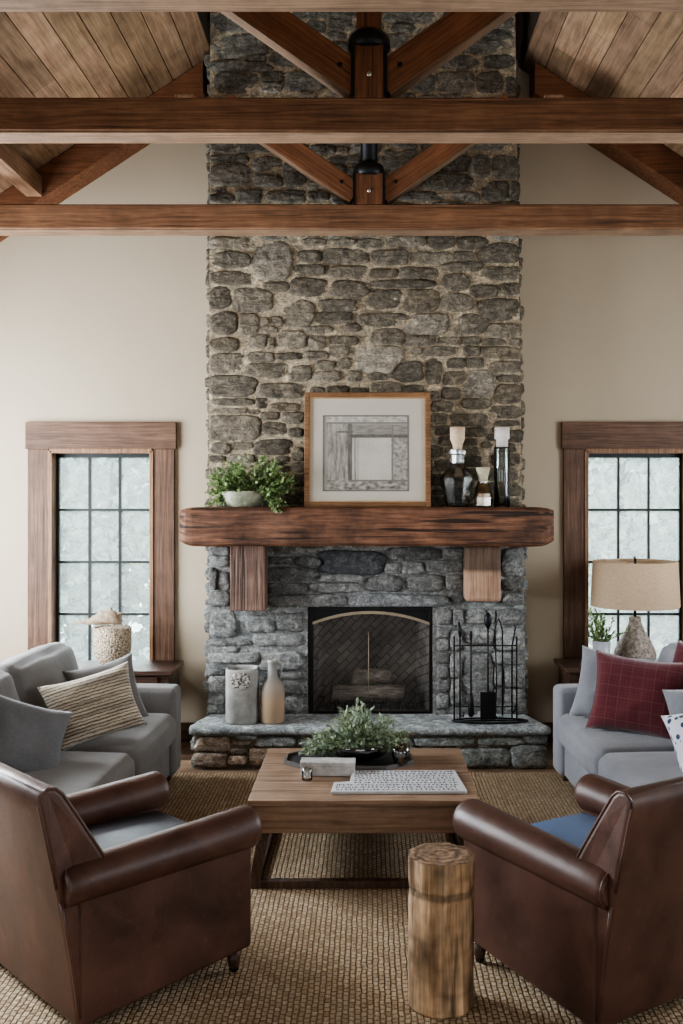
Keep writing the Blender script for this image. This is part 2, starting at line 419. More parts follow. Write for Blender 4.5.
def screen_mat():
    m, nt, b = new_mat('fire_screen_mesh')
    b.inputs['Base Color'].default_value = (0.10, 0.09, 0.08, 1); b.inputs['Roughness'].default_value = 0.8
    b.inputs['Alpha'].default_value = 0.22
    return m
M['screen'] = screen_mat()
M['cork'] = plain('cork', (0.62, 0.47, 0.33), 0.85, 0, 0.15, 60)
M['white_cork'] = plain('white_stopper', (0.66, 0.62, 0.57), 0.8, 0, 0.1, 40)
M['pale_cork'] = plain('olive_cork', (0.50, 0.46, 0.32), 0.85, 0, 0.15, 60)
def tri(name, stops, scale=18, rough=0.7, bs=0.4, sc=(1,1,1)):
    m, nt, b = new_mat(name); f = tex_noise(nt, coords(nt, sc), scale, 6, 0.7, 0.4)
    nt.links.new(ramp(nt, f, stops), b.inputs['Base Color']); b.inputs['Roughness'].default_value = rough
    bump(nt, b, f, bs, 0.01); return m
M['crock'] = tri('grey_stoneware', [(0.3, (0.19, 0.185, 0.17)), (0.5, (0.29, 0.285, 0.265)), (0.7, (0.40, 0.395, 0.37))], 9, 0.6, 0.3)
M['crock_crust'] = tri('crackled_glaze', [(0.42, (0.07, 0.06, 0.05)), (0.5, (0.3, 0.27, 0.24)), (0.6, (0.75, 0.72, 0.68))], 55, 0.7, 1.0)
def bottle_mat():
    m, nt, b = new_mat('two_tone_stoneware')
    tc = nd(nt, 'ShaderNodeTexCoord'); sp = nd(nt, 'ShaderNodeSeparateXYZ'); nt.links.new(tc.outputs['Object'], sp.inputs[0])
    f = tex_noise(nt, tc.outputs['Object'], 10, 5, 0.7)
    ad = nd(nt, 'ShaderNodeMath', operation='MULTIPLY_ADD'); ad.inputs[1].default_value = 0.22; nt.links.new(f, ad.inputs[0]); nt.links.new(sp.outputs['Z'], ad.inputs[2])
    nt.links.new(ramp(nt, ad.outputs[0], [(0.24, (0.42, 0.30, 0.20)), (0.33, (0.33, 0.27, 0.21)), (0.42, (0.24, 0.24, 0.22)), (0.6, (0.36, 0.35, 0.33))]), b.inputs['Base Color'])
    b.inputs['Roughness'].default_value = 0.5; bump(nt, b, f, 0.2, 0.01); return m
M['stoneware'] = bottle_mat()
M['planter'] = tri('mossy_stone_bowl', [(0.3, (0.12, 0.14, 0.08)), (0.5, (0.27, 0.275, 0.20)), (0.7, (0.42, 0.42, 0.35))], 14, 0.85, 0.6)
M['basket'] = None
def basket_mat():
    m, nt, b = new_mat('beaded_wicker'); v = coords(nt)
    vo = nd(nt, 'ShaderNodeTexVoronoi'); vo.inputs['Scale'].default_value = 75; vo.inputs['Randomness'].default_value = 0.7; nt.links.new(v, vo.inputs['Vector'])
    nt.links.new(ramp(nt, vo.outputs['Distance'], [(0.15, (0.62, 0.53, 0.40)), (0.5, (0.42, 0.34, 0.24)), (0.75, (0.10, 0.07, 0.045))]), b.inputs['Base Color'])
    b.inputs['Roughness'].default_value = 0.7
    inv = nd(nt, 'ShaderNodeMath', operation='SUBTRACT'); inv.inputs[0].default_value = 1; nt.links.new(vo.outputs['Distance'], inv.inputs[1])
    bump(nt, b, inv.outputs[0], 1.0, 0.01); return m
M['basket'] = basket_mat()
M['drift'] = tri('driftwood', [(0.3, (0.13, 0.095, 0.06)), (0.5, (0.34, 0.26, 0.18)), (0.7, (0.54, 0.44, 0.32))], 22, 0.85, 0.8)
M['lamp_base'] = tri('pebbled_ceramic', [(0.35, (0.10, 0.082, 0.066)), (0.5, (0.25, 0.21, 0.175)), (0.65, (0.42, 0.37, 0.32))], 42, 0.7, 0.8)
def shade_mat():
    m, nt, b = new_mat('linen_shade'); nt.nodes.remove(b)
    out = [n for n in nt.nodes if n.type == 'OUTPUT_MATERIAL'][0]
    f = tex_noise(nt, coords(nt, (40, 40, 260)), 1.0, 3, 0.7)
    c = ramp(nt, f, [(0.3, (0.50, 0.37, 0.25)), (0.7, (0.66, 0.52, 0.38))])
    d = nd(nt, 'ShaderNodeBsdfDiffuse'); t = nd(nt, 'ShaderNodeBsdfTranslucent'); mx = nd(nt, 'ShaderNodeMixShader'); mx.inputs[0].default_value = 0.35
    nt.links.new(c, d.inputs['Color']); nt.links.new(c, t.inputs['Color']); nt.links.new(d.outputs[0], mx.inputs[1]); nt.links.new(t.outputs[0], mx.inputs[2]); nt.links.new(mx.outputs[0], out.inputs['Surface'])
    return m
M['shade'] = shade_mat()
M['grey_pot'] = plain('grey_metal_pot', (0.36, 0.38, 0.41), 0.45, 0.1, 0.06)
def leaf_mat(name, lo, hi, rough=0.6, trans=0.3):
    m, nt, b = new_mat(name)
    a = nd(nt, 'ShaderNodeAttribute', attribute_name='Col')
    f = tex_noise(nt, coords(nt), 35, 2, 0.5)
    c = mixc(nt, ramp(nt, f, [(0.3, lo), (0.7, hi)]), a.outputs['Color'], 1.0, 'MULTIPLY')
    nt.links.new(c, b.inputs['Base Color']); b.inputs['Roughness'].default_value = rough
    out = [n for n in nt.nodes if n.type == 'OUTPUT_MATERIAL'][0]
    t = nd(nt, 'ShaderNodeBsdfTranslucent'); nt.links.new(c, t.inputs['Color']); mx = nd(nt, 'ShaderNodeMixShader'); mx.inputs[0].default_value = trans
    nt.links.new(b.outputs[0], mx.inputs[1]); nt.links.new(t.outputs[0], mx.inputs[2]); nt.links.new(mx.outputs[0], out.inputs['Surface'])
    return m
M['leaf'] = leaf_mat('green_leaf', (0.13, 0.21, 0.08), (0.31, 0.41, 0.19))
M['sage'] = leaf_mat('sage_leaf', (0.19, 0.26, 0.16), (0.46, 0.54, 0.42))
M['tree'] = leaf_mat('hazed_leaf', (0.30, 0.38, 0.32), (0.55, 0.62, 0.54), 0.8, 0.3)  # leaf colour paled to paint in haze and overexposure
M['stem'] = plain('green_stem', (0.10, 0.12, 0.05), 0.7)
M['soil'] = plain('soil', (0.03, 0.022, 0.015), 0.95)
M['tray'] = plain('slate_tray', (0.035, 0.036, 0.038), 0.5, 0, 0.2)
M['tray_rim'] = plain('grey_tray_rim', (0.12, 0.118, 0.112), 0.5, 0, 0.15)
M['white_box'] = tri('white_marbled_card', [(0.35, (0.34, 0.34, 0.33)), (0.5, (0.55, 0.55, 0.54)), (0.65, (0.7, 0.7, 0.7))], 8, 0.4, 0.1)
M['white_board'] = plain('whitewashed_board', (0.58, 0.60, 0.62), 0.6, 0, 0.1, 20)
M['ink'] = plain('dark_ink', (0.05, 0.06, 0.09), 0.7)
M['frame'] = wood('frame_wood', (0.12, 0.06, 0.028), (0.22, 0.115, 0.055), (0.34, 0.19, 0.1), 0, 0.5, fine=2, cracks=0.1)
M['frame_gold'] = plain('frame_gilt', (0.42, 0.27, 0.14), 0.5, 0.2, 0.15)
M['mat_board'] = plain('mat_board', (0.50, 0.455, 0.385), 0.85, 0, 0.03, 6)
def art_mat():
    m, nt, b = new_mat('charcoal_print'); a = nd(nt, 'ShaderNodeAttribute', attribute_name='Col')
    nt.links.new(a.outputs['Color'], b.inputs['Base Color']); b.inputs['Roughness'].default_value = 0.8; return m
M['art'] = art_mat()
M['ground'] = tri('pale_ground', [(0.3, (0.38, 0.40, 0.38)), (0.7, (0.62, 0.64, 0.64))], 1.2, 0.9, 0.3)
M['trunk'] = plain('tree_trunk', (0.14, 0.13, 0.12), 0.9, 0, 0.3, 6, 0.6, 20)

# ------------------------------------------------------------------ room shell
YW = 7.15                 # gable wall plane
XS = 3.4                  # side walls
ROOF0, SL = 5.52, 0.655   # ridge height, slope
YB = -2.0                 # wall behind the camera
def roof(x): return ROOF0 - SL*abs(x)

mb = MB()
y = YB
k = 0
while y < YW + 0.0:
    y1 = min(y + 0.14, YW)
    x = -XS - random.random()*1.5
    while x < XS:
        x1 = x + random.uniform(1.2, 2.4)
        g = random.uniform(0.82, 1.15); mb.cur = (g, g*random.uniform(0.97, 1.02), g*random.uniform(0.94, 1.02))
        mb.box((max(x, -XS)+0.001, y+0.001, -0.03), (min(x1, XS)-0.001, y1-0.001, 0.0)); x = x1
    y = y1
mb.cur = (0.3,)*3
mb.box((-XS, YB, -0.12), (XS, YW, -0.03))
struct(mb.build('floor', M['floor']))

WX0, WX1, WZ0, WZ1 = 1.545, 2.275, 0.50, 2.08
def wall_pieces(mb, y0, y1):
    for s in (-1, 1):
        def bx(xa, xb, za, zb):
            mb.box((min(s*xa, s*xb), y0, za), (max(s*xa, s*xb), y1, zb))
        bx(0, WX0, 0, WZ1); bx(WX1, XS, 0, WZ1); bx(WX0, WX1, 0, WZ0)
    mb.prism([(-XS, WZ1), (XS, WZ1), (XS, roof(XS)), (0, ROOF0), (-XS, roof(XS))], 1, y0, y1)
mb = MB(); wall_pieces(mb, YW, YW + 0.16); struct(mb.build('wall_back', M['wall']))

def side_wall(name, xs, wins):
    mb = MB(); a, b = (xs, xs + 0.14) if xs > 0 else (xs - 0.14, xs)
    ys = YB; top = roof(XS) + 0.0
    for (w0, w1, z0, z1) in wins:
        mb.box((a, ys, 0), (b, w0, top)); mb.box((a, w0, 0), (b, w1, z0)); mb.box((a, w0, z1), (b, w1, top)); ys = w1
    mb.box((a, ys, 0), (b, YW + 0.16, top))
    return struct(mb.build(name, M['wall']))
LW = [(0.6, 2.2, 0.7, 2.5), (4.5, 6.7, 0.6, 2.75)]
RW = [(0.8, 2.4, 0.7, 2.4), (4.3, 5.9, 0.7, 2.7)]
side_wall('wall_left', -XS, LW)
side_wall('wall_right', XS, RW)
mb = MB()
mb.box((-XS, YB-0.14, 0), (-2.0, YB, 2.6)); mb.box((2.0, YB-0.14, 0), (XS, YB, 2.6)); mb.box((-2.0, YB-0.14, 0), (2.0, YB, 0.5))
mb.prism([(-XS, 2.6), (XS, 2.6), (XS, roof(XS)), (0, ROOF0), (-XS, roof(XS))], 1, YB-0.14, YB)
struct(mb.build('wall_front', M['wall']))

# ceiling: tongue-and-groove boards running front to back
mb = MB()
ang = math.atan(SL)
for s in (-1, 1):
    L = XS / cos(ang); d = 0.0
    while d < L:
        d1 = min(d + (1.085/cos(ang))/8, L)
        y = YB - random.random()*1.5
        while y < YW:
            y1 = y + random.uniform(1.0, 2.6)
            g = random.uniform(0.74, 1.2); mb.cur = (g, g*random.uniform(0.96, 1.02), g*random.uniform(0.92, 1.02))
            a, b = d + 0.0035, d1 - 0.0035
            if a*cos(ang) < 1.085 < b*cos(ang): pass
            P = []
            for (dd, zz) in ((a, 0.0), (b, 0.0), (b, 0.02), (a, 0.02)):
                P.append((s*(dd*cos(ang)) , ROOF0 - dd*sin(ang) + zz))
            ylim = 6.30 if a*cos(ang) < 1.0 else YW
            ya, yb = max(y, YB) + 0.001, min(y1, ylim) - 0.001
            if yb > ya: mb.prism(P if s > 0 else P[::-1], 1, ya, yb)
            y = y1
        d = d1
    mb.cur = (0.12,)*3
    for (xa, xb, ye) in ((0, 1.085, 6.30), (1.085, XS+0.2, YW+0.16)):
        P = [(s*xa, roof(xa)+0.02), (s*xb, roof(xb)+0.02), (s*xb, roof(xb)+0.16), (s*xa, roof(xa)+0.16)]
        mb.prism(P if s > 0 else P[::-1], 1, YB-0.14, ye)
    mb.cur = (0.45, 0.4, 0.36)     # boxed shaft where the chimney passes the roof
    xa, xb = sorted((s*1.105, s*1.14)); mb.box((xa, 6.27, roof(1.105)+0.0), (xb, YW+0.16, 5.56))
mb.box((-1.16, 6.27, 5.56), (1.16, YW+0.16, 5.59)); mb.box((-1.14, YW+0.002, 4.5), (1.14, YW+0.16, 5.56))
struct(mb.build('ceiling', M['ceil']))

for s, nm in ((-1, 'baseboard_left'), (1, 'baseboard_right')):
    mb = MB(); x0 = 1.2
    mb.box((min(s*x0, s*XS), YW-0.02, 0), (max(s*x0, s*XS), YW, 0.14))
    struct(mb.build(nm, M['casing_x'], bevel=0.004))

# windows in the gable wall
for wi, s in ((1, -1), (2, 1)):
    xc = s*(WX0+WX1)/2; w = WX1 - WX0
    root = bpy.data.objects.new('window_%d' % wi, None); COL.objects.link(root); root.location = (xc, YW, WZ0); root['kind'] = 'structure'
    h = WZ1 - WZ0; hw = w/2
    cw = 0.158
    a = MB(); a.box((-hw-cw-0.015, -0.035, h+0.012), (hw+cw+0.015, 0, h+0.205)); a.build('head_casing', M['casing_x'], root, bevel=0.005)
    for q in (-1, 1):
        a = MB(); xa, xb = sorted((q*(hw+0.008), q*(hw+cw)))
        a.box((xa, -0.028, -0.04), (xb, 0, h+0.012)); a.build('side_casing', M['casing'], root, bevel=0.004)
        a = MB(); xa, xb = sorted((q*(hw-0.018), q*(hw+0.010)))
        a.box((xa, -0.036, 0), (xb, 0.15, h)); a.build('jamb', M['jamb'], root, bevel=0.003)
    a = MB(); a.box((-hw, -0.036, h-0.018), (hw, 0.15, h+0.014)); a.build('head_jamb', M['jamb'], root, bevel=0.003)
    a = MB(); a.box((-hw-cw-0.02, -0.07, -0.04), (hw+cw+0.02, 0.15, 0.0)); a.build('sill', M['casing_x'], root, bevel=0.005)
    a = MB(); a.box((-hw-cw, -0.022, -0.15), (hw+cw, 0, -0.04)); a.build('apron', M['casing_x'], root, bevel=0.004)
    gi = hw - 0.018; yg = 0.085
    a = MB()
    t = 0.019
    a.box((-gi, yg-0.02, 0), (-gi+t, yg+0.02, h-0.018)); a.box((gi-t, yg-0.02, 0), (gi, yg+0.02, h-0.018))
    a.box((-gi, yg-0.02, 0), (gi, yg+0.02, 0.028)); a.box((-gi, yg-0.02, h-0.018-0.028), (gi, yg+0.02, h-0.018))
    a.build('sash', M['steel'], root)
    a = MB(); m_ = 0.0085
    for kx in (1, 2):
        x = -gi + t + (2*gi-2*t)*kx/3; a.box((x-m_, yg-0.014, 0.028), (x+m_, yg+0.014, h-0.046))
    for kz in (1, 2, 3):
        z = 0.028 + (h-0.074)*kz/4; a.box((-gi+t, yg-0.0135, z-m_), (gi-t, yg+0.0135, z+m_))
    a.build('muntin', M['steel'], root)
    a = MB(); a.box((-gi+0.004, yg-0.003, 0.004), (gi-0.004, yg+0.003, h-0.02)); a.build('pane', M['pane'], root)

# plain timber windows added out of view to let light in, in the side walls and behind
def far_window(n, c, w, h, axis):
    root = bpy.data.objects.new('window_%d' % n, None); COL.objects.link(root); root.location = c; root['kind'] = 'structure'
    a = MB()
    def bx(u0, u1, z0, z1, d=0.06):
        if axis == 0: a.box((-d/2, u0, z0), (d/2, u1, z1))
        else: a.box((u0, -d/2, z0), (u1, d/2, z1))
    bx(-w/2, -w/2+0.05, 0, h); bx(w/2-0.05, w/2, 0, h); bx(-w/2+0.05, w/2-0.05, 0, 0.05); bx(-w/2+0.05, w/2-0.05, h-0.05, h); bx(-0.02, 0.02, 0.05, h-0.05, 0.04)
    a.build('sash', M['steel'], root)
for n, (w0, w1, z0, z1) in enumerate(LW): far_window(3+n, (-XS-0.07, (w0+w1)/2, z0), w1-w0, z1-z0, 0)
for n, (w0, w1, z0, z1) in enumerate(RW): far_window(5+n, (XS+0.07, (w0+w1)/2, z0), w1-w0, z1-z0, 0)
far_window(7, (0, YB-0.07, 0.5), 4.0, 2.1, 1)

# ------------------------------------------------------------------ stone masonry
def masonry(mb, seeds, u0, u1, v0, v1, place, block=None, H=0.030, color=None, edge=0.010, auto=(0.165, 0.085), gap=0.008, seed=1):
    """rubble wall in plane (u,v); seeds: (u,v,w,h).  place(u,v,h)->3-D point"""
    rg = np.random.default_rng(seed)
    u1f = u1 if callable(u1) else (lambda v: u1); u0f = u0 if callable(u0) else (lambda v: u0)
    S = [tuple(s) for s in seeds]
    def inside(u, v):
        if v < v0 or v > v1 or u < u0f(v) or u > u1f(v): return False
        if block and block(u, v): return False
        return True
    for (aw, ah, th) in ((auto[0]*1.25, auto[1]*1.1, 0.96), (auto[0]*0.8, auto[1]*0.85, 0.93), (auto[0]*0.5, auto[1]*0.55, 0.99)):
        v = v0 + ah*0.5; row = 0
        while v < v1:
            u = u0f(v) + aw*0.5*(1 + (row % 2)*0.6)
            while u < u1f(v):
                uu = u + rg.uniform(-0.15, 0.15)*aw; vv = v + rg.uniform(-0.12, 0.12)*ah
                if inside(uu, vv):
                    ww = aw*rg.uniform(0.8, 1.25); hh = ah*rg.uniform(0.85, 1.15)
                    if S:
                        A = np.array(S)
                        du = np.abs(A[:,0]-uu)/((A[:,2]+ww)/2); dv = np.abs(A[:,1]-vv)/((A[:,3]+hh)/2)
                        ok = np.min(np.maximum(du, dv)) > th
                    else: ok = True
                    if ok: S.append((uu, vv, ww, hh))
                u += aw*0.35
            v += ah*0.35; row += 1
    A = np.array(S); N = 32; T = 26
    for i, (cu, cv, w, h) in enumerate(S):
        near = np.where((np.abs(A[:,0]-cu) < (A[:,2]+w)*0.9) & (np.abs(A[:,1]-cv) < (A[:,3]+h)*0.9))[0]
        near = near[near != i]; B = A[near]
        rot = rg.uniform(-0.06, 0.06); p = rg.uniform(2.6, 7.0) if cv > 1.45 else rg.uniform(4.0, 9.0); ph = rg.uniform(0, 100)
        fr = []
        for k in range(N):
            a = 2*pi*k/N + 1e-3
            dx, dy = cos(a)*w/2, sin(a)*h/2
            r0 = (abs(cos(a))**p + abs(sin(a))**p) ** (-1/p)
            r0 *= 1 + 0.20*noise.noise(Vector((cos(a)*1.6 + ph, sin(a)*1.6, ph*0.37))) + 0.04*noise.noise(Vector((cos(a)*4 + ph, sin(a)*4, 2)))
            tmax = r0*1.03
            ts = np.linspace(0.12, tmax, T)
            xs = cu + ts*dx; ys = cv + ts*dy
            own = (np.abs(ts*dx/(w/2))**3 + np.abs(ts*dy/(h/2))**3)
            lim = tmax
            if len(B):
                oth = (np.abs((xs[:,None]-B[None,:,0])/(B[None,:,2]/2))**3 + np.abs((ys[:,None]-B[None,:,1])/(B[None,:,3]/2))**3).min(1)
                bad = np.where(oth < own)[0]
                if len(bad):
                    lim = ts[bad[0]] - gap*0.5/max(1e-4, sqrt(dx*dx+dy*dy))
            bad = [q for q in range(T) if not inside(xs[q], ys[q])]
            if bad: lim = min(lim, ts[max(0, bad[0]-1)] )
            fr.append(max(0.12, lim))
        fr = [ (fr[k-1] + 2*fr[k] + fr[(k+1) % N])/4 for k in range(N)]
        hh = (H(cv) if callable(H) else H)*rg.uniform(0.7, 1.25)*min(1.0, 0.5 + min(w, h)/0.13)
        col = color(cu, cv, rg); tilt = rg.uniform(-0.10, 0.10, 2)
        rings = []
        for (f, q) in ((1.0, 0.0), (0.985, 0.34), (0.94, 0.72), (0.84, 0.95), (0.55, 1.0), (0.28, 1.02)):
            ring = []
            for k in range(N):
                a = 2*pi*k/N + 1e-3
                uu = cu + cos(a)*w/2*fr[k]*f; vv = cv + sin(a)*h/2*fr[k]*f
                z = hh*q
                if q > 0.5:
                    z += 0.008*noise.noise(Vector((uu*16, vv*24, ph))) + 0.005*noise.noise(Vector((uu*45, vv*55, ph))) + tilt[0]*(uu-cu) + tilt[1]*(vv-cv)
                sh = 1.0 + 0.25*noise.noise(Vector((uu*9, vv*14, ph)))
                if f > 0.95: sh *= 0.92
                mb.cur = tuple(c*sh for c in col)
                ring.append(mb.vert(place(uu, vv, z)))
            rings.append(ring)
        mb.cur = col; c = mb.vert(place(cu, cv, hh*1.02 + 0.006*noise.noise(Vector((cu*16, cv*24, ph)))))
        for a_, b_ in zip(rings[:-1], rings[1:]):
            for k in range(N):
                mb.face((a_[k], a_[(k+1) % N], b_[(k+1) % N], b_[k]), True)
        for k in range(N): mb.face((rings[-1][k], rings[-1][(k+1) % N], c), True)
    return S

CY = 6.80   # chimney face
px_stones = [
(235.6,23,48,16),(240,46.5,55,26),(255,58,24,9),(241,66,56,12),(238,82,44,20),(273.5,77,25,10),(270,87,24,10),(282,58.5,29,13),(304.5,81,40,18),
(316.5,27,19,11),(340,25,24,11),(337,35.5,20,7),(324,14,60,8),(277,45,18,10),(412,17,52,12),(397,40,25,13),(498,22,28,11),(489.5,34,44,11),
(487,46.5,50,13),(461,62,36,13),(499,61,29,13),(456,82,37,20),(491,82,27,20),(511,84,11,17),(422,83,25,18),
(242,146,58,12),(230,158.6,35,8),(268,164,29,14),(230,175,39,21),(268,180.5,29,12),(294,172,21,27),(223,198,24,9),(249,196,26,13),(287,196,37,12),
(319.5,185,25,7),(322,149,25,8),(342,159,35,7),(318,196,22,9),(493,145,42,10),(399,160,36,20),(456.6,163.6,34,17),(480,166,21,22),(506,167,28,21),
(451.6,181.5,53,16),(514,191,12,17),(496,190.5,28,19),(467,196.5,25,9),(425,196,54,9),
(231,243,40,12),(272,261,40,38),(274,237,24,6),(231,259.6,40,15),(235,278,48,13),(314.5,242,25,7),(344.6,242,20,7),(370,243.5,27,10),(309.5,256,23,12),
(346,256,45,14),(307,270,35,11),(348,272,35,12),(276.6,286,26,10),(308,287,35,17),(221,297.5,22,21),(252,300,40,23),(298,313,32,27),(278,321,12,10),
(350.5,289,38,16),(336,305,38,11),(333.6,317.6,35,11),(224,323,26,21),(248.5,323,20,20),(269,329.5,18,7),(265,321,9,8),(318,329.5,28,7),(353,327,15,9),
(291.6,339.5,28,17),(317,342,18,12),(342,341,30,10),(225,344,27,12),(258,341,18,12),(271,343,8,10),
(406.5,241.5,38,11),(440,241.5,28,15),(473,243,29,13),(500,253,40,19),(390,257,36,15),(431.7,258,43,12),(464.5,256,20,10),(385,273,27,10),(418,273.5,36,12),
(462,266,40,9),(504,273,38,13),(401.6,283.5,65,8),(456,282,25,17),(484,291.7,28,13),(511,289,20,11),(385,299.7,31,20),(421.7,301,33,22),(457.6,302,31,17),
(499,309.6,40,22),(390,320,60,13),(426,324,42,21),(469.5,324,33,20),(503,330.5,33,13),(387,337,33,17),(420,340,31,11),(450,341,24,8),(472,340.5,19,8),(494,342,25,7),(516,343,13,10),
(228,363.6,36,20),(260,357,28,10),(289.6,356,30,7),(317,355,25,8),(265,370,43,14),(299.5,373.5,25,15),(327,376.5,27,10),(325.7,365,18,9),(345,363,14,11),(339,350,20,14),
(378,360,50,32),(355.5,375.5,15,11),(232,386,45,21),(281,390.5,47,14),(232,402,42,7),(262,403,12,10),(285,407,34,8),(229,411,36,5.5),(253.5,412,12,5),(270,415.6,18,8),(292.6,418,21,12),
(235,428,50,25),(274.7,428,25,12),(296,432.5,15,9),(221,448.5,19,11),(242.7,446,21,8),(272.8,447,36,15),(218,459,17,7),(240.6,458.7,27,8),(282.5,460.6,14,9),(298,454,12,13),
(417,351,11,7),(444,351,36,10),(471.5,350.7,18,10),(500.6,352,42,12),(406.5,371,33,19),(434,371,15,24),(456,363,20,10),(474.5,363,17,10),(506,367,30,11),(456,378,26,13),
(479.5,384,32,25),(508,378.5,24,7),(508,394,25,18),(377.5,375,20,9),(451,393.5,20,11),(476,403.5,27,11),(442,406.7,20,11),(505,412,31,12),(469.5,419.6,35,11),(507,423,24,6),
(441,418,12,12),(473,432,27,9),(515.6,436,17,12),(469.5,442,15,7),
# below the mantel
(220,551,19,8),(220,561,18,10),(214,578.6,9,20),(222.6,581,14,17),(220,598.5,20,14),(223,623,26,26),(261,626,27,12),(289.6,622,25,17),(278,639.5,44,12),(230,642.5,40,6),
(279.6,560.6,25,7),(310,562,28,10),(292,574,49,13),(351,563,66,24),(287.6,589,38,12),(342,578,44,8),(336,587.5,54,9),(310,600.5,76,12),(397,600.5,104,13),
(414,554,50,13),(454,553.7,21,12),(392,568,16,11),(413,567.6,23,12),(445,566,38,11),(384,583.6,36,15),(424.7,583,35,16),(454.6,582,17,14),(457,597,15,12),(513,562,22,27),(514,585,22,12),(513.6,599,21,12),
(444,617,16,14),(458,617,10,15),(475.7,616,22,14),(491,616,9,12),(510.6,616.5,27,15),
(443,632,11,10),(443,645,11,11),(443,658,11,11),(443,672,11,12),(443,686,11,12),(443,701,11,13),(456,640,11,20),(456,665,11,24),(456,692,11,24),
(479,636,28,14),(479,648,30,7),(479,682,30,52),(510,640,30,20),(508,658,32,12),(514,677,22,20),(498,675,10,20),(513,701,24,24),(498,700,10,24),
(234,657.5,52,10),(281,661,42,18),(218,683.6,17,17),(217,705,17,15),(291.5,687,20,12),(294,704,17,14),(292,675,20,8),(215,672,18,6)]
dark_px = {(351,563): (0.085,0.088,0.092), (378,360): (0.33,0.29,0.23), (479.5,384): (0.28,0.25,0.20), (272,261): (0.25,0.22,0.175), (426,324): (0.27,0.24,0.19), (397,600.5): (0.25,0.26,0.265), (310,600.5): (0.20,0.20,0.195)}
seeds = [(PX(a, CY), PZ(b, CY), c*1.07*CY/F, d*1.08*CY/F) for (a, b, c, d) in px_stones]
special = {(round(PX(a, CY), 3), round(PZ(b, CY), 3)): c for (a, b), c in dark_px.items()}
def chim_l(z): return -1.098 + 0.006*(z/3)
def chim_r(z): return 1.072 - 0.014*z
OX0, OX1, OZ1, HZ = -0.418, 0.436, 1.002, 0.274
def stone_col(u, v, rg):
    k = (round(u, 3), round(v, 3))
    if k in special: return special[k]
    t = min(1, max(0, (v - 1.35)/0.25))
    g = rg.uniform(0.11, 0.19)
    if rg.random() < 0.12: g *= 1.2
    warm = (g*1.17, g*1.01, g*0.77); cool = (g*1.17, g*1.19, g*1.15)  # upper stones painted warm, lower ones cool, for the light falling on them
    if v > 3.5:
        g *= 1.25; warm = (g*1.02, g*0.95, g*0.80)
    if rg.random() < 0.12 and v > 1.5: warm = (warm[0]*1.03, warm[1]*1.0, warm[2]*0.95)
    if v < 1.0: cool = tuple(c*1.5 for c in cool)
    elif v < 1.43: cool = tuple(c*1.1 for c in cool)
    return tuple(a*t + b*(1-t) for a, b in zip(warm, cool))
FP = thing('stone_fireplace', 'tall rubble stone fireplace chimney rising between the two windows', 'fireplace', (0, CY, 0))
mb = MB()
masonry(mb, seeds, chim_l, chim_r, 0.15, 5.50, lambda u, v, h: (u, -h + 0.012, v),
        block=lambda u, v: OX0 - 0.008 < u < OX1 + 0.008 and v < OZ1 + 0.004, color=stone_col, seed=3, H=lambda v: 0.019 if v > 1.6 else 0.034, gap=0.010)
# side faces of the chimney
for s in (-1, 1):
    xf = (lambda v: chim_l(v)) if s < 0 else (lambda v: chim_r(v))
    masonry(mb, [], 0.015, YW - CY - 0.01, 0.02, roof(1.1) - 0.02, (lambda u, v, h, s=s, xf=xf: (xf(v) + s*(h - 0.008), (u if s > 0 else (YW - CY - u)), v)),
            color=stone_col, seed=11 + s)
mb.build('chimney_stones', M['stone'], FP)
mb = MB()
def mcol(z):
    t = min(1, max(0, (z - 1.35)/0.25)); w = (0.40, 0.335, 0.24); c = (0.26, 0.27, 0.265)  # mortar carries the same painted light, warm above and cool below
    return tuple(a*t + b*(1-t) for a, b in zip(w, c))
def slab_piece(xa, xb, za, zb, n=24):
    xl = xa if callable(xa) else (lambda z: xa); xr = xb if callable(xb) else (lambda z: xb)
    zs = [za + (zb-za)*k/n for k in range(n+1)]
    prev = None
    for z in zs:
        mb.cur = mcol(z)
        ids = [mb.vert(p) for p in ((xl(z), 0.006, z), (xr(z), 0.006, z), (xr(z), YW-CY-0.004, z), (xl(z), YW-CY-0.004, z))]
        if prev:
            for k in range(4): mb.face((prev[k], prev[(k+1) % 4], ids[(k+1) % 4], ids[k]))
        else: mb.face(ids[::-1])
        prev = ids
    mb.face(prev)
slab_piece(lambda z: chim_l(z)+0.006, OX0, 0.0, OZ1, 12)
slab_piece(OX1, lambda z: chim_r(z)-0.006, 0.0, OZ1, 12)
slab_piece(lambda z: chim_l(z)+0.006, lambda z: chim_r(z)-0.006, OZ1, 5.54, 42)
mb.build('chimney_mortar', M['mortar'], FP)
# firebox
mb = MB()
D = 0.62
bx0, bx1, bz1 = OX0+0.10, OX1-0.10, OZ1 - 0.05
def quad(p): mb.face([mb.vert(q) for q in p])
mb.box((OX0-0.10, 0.34, HZ-0.06), (OX1+0.10, 0.36+0.02, HZ)) if False else None
quad([(bx0, D-0.28, HZ), (bx1, D-0.28, HZ), (bx1, D-0.28, OZ1), (bx0, D-0.28, OZ1)])
quad([(OX0, 0.012, HZ), (bx0, D-0.28, HZ), (bx0, D-0.28, OZ1), (OX0, 0.012, OZ1)])
quad([(bx1, D-0.28, HZ), (OX1, 0.012, HZ), (OX1, 0.012, OZ1), (bx1, D-0.28, OZ1)])
quad([(OX0, 0.012, HZ+0.001), (OX1, 0.012, HZ+0.001), (bx1, D-0.28, HZ+0.001), (bx0, D-0.28, HZ+0.001)])
quad([(OX0, 0.012, OZ1-0.001), (bx0, D-0.28, OZ1-0.001), (bx1, D-0.28, OZ1-0.001), (OX1, 0.012, OZ1-0.001)])
mb.build('firebox', M['soot'], FP)
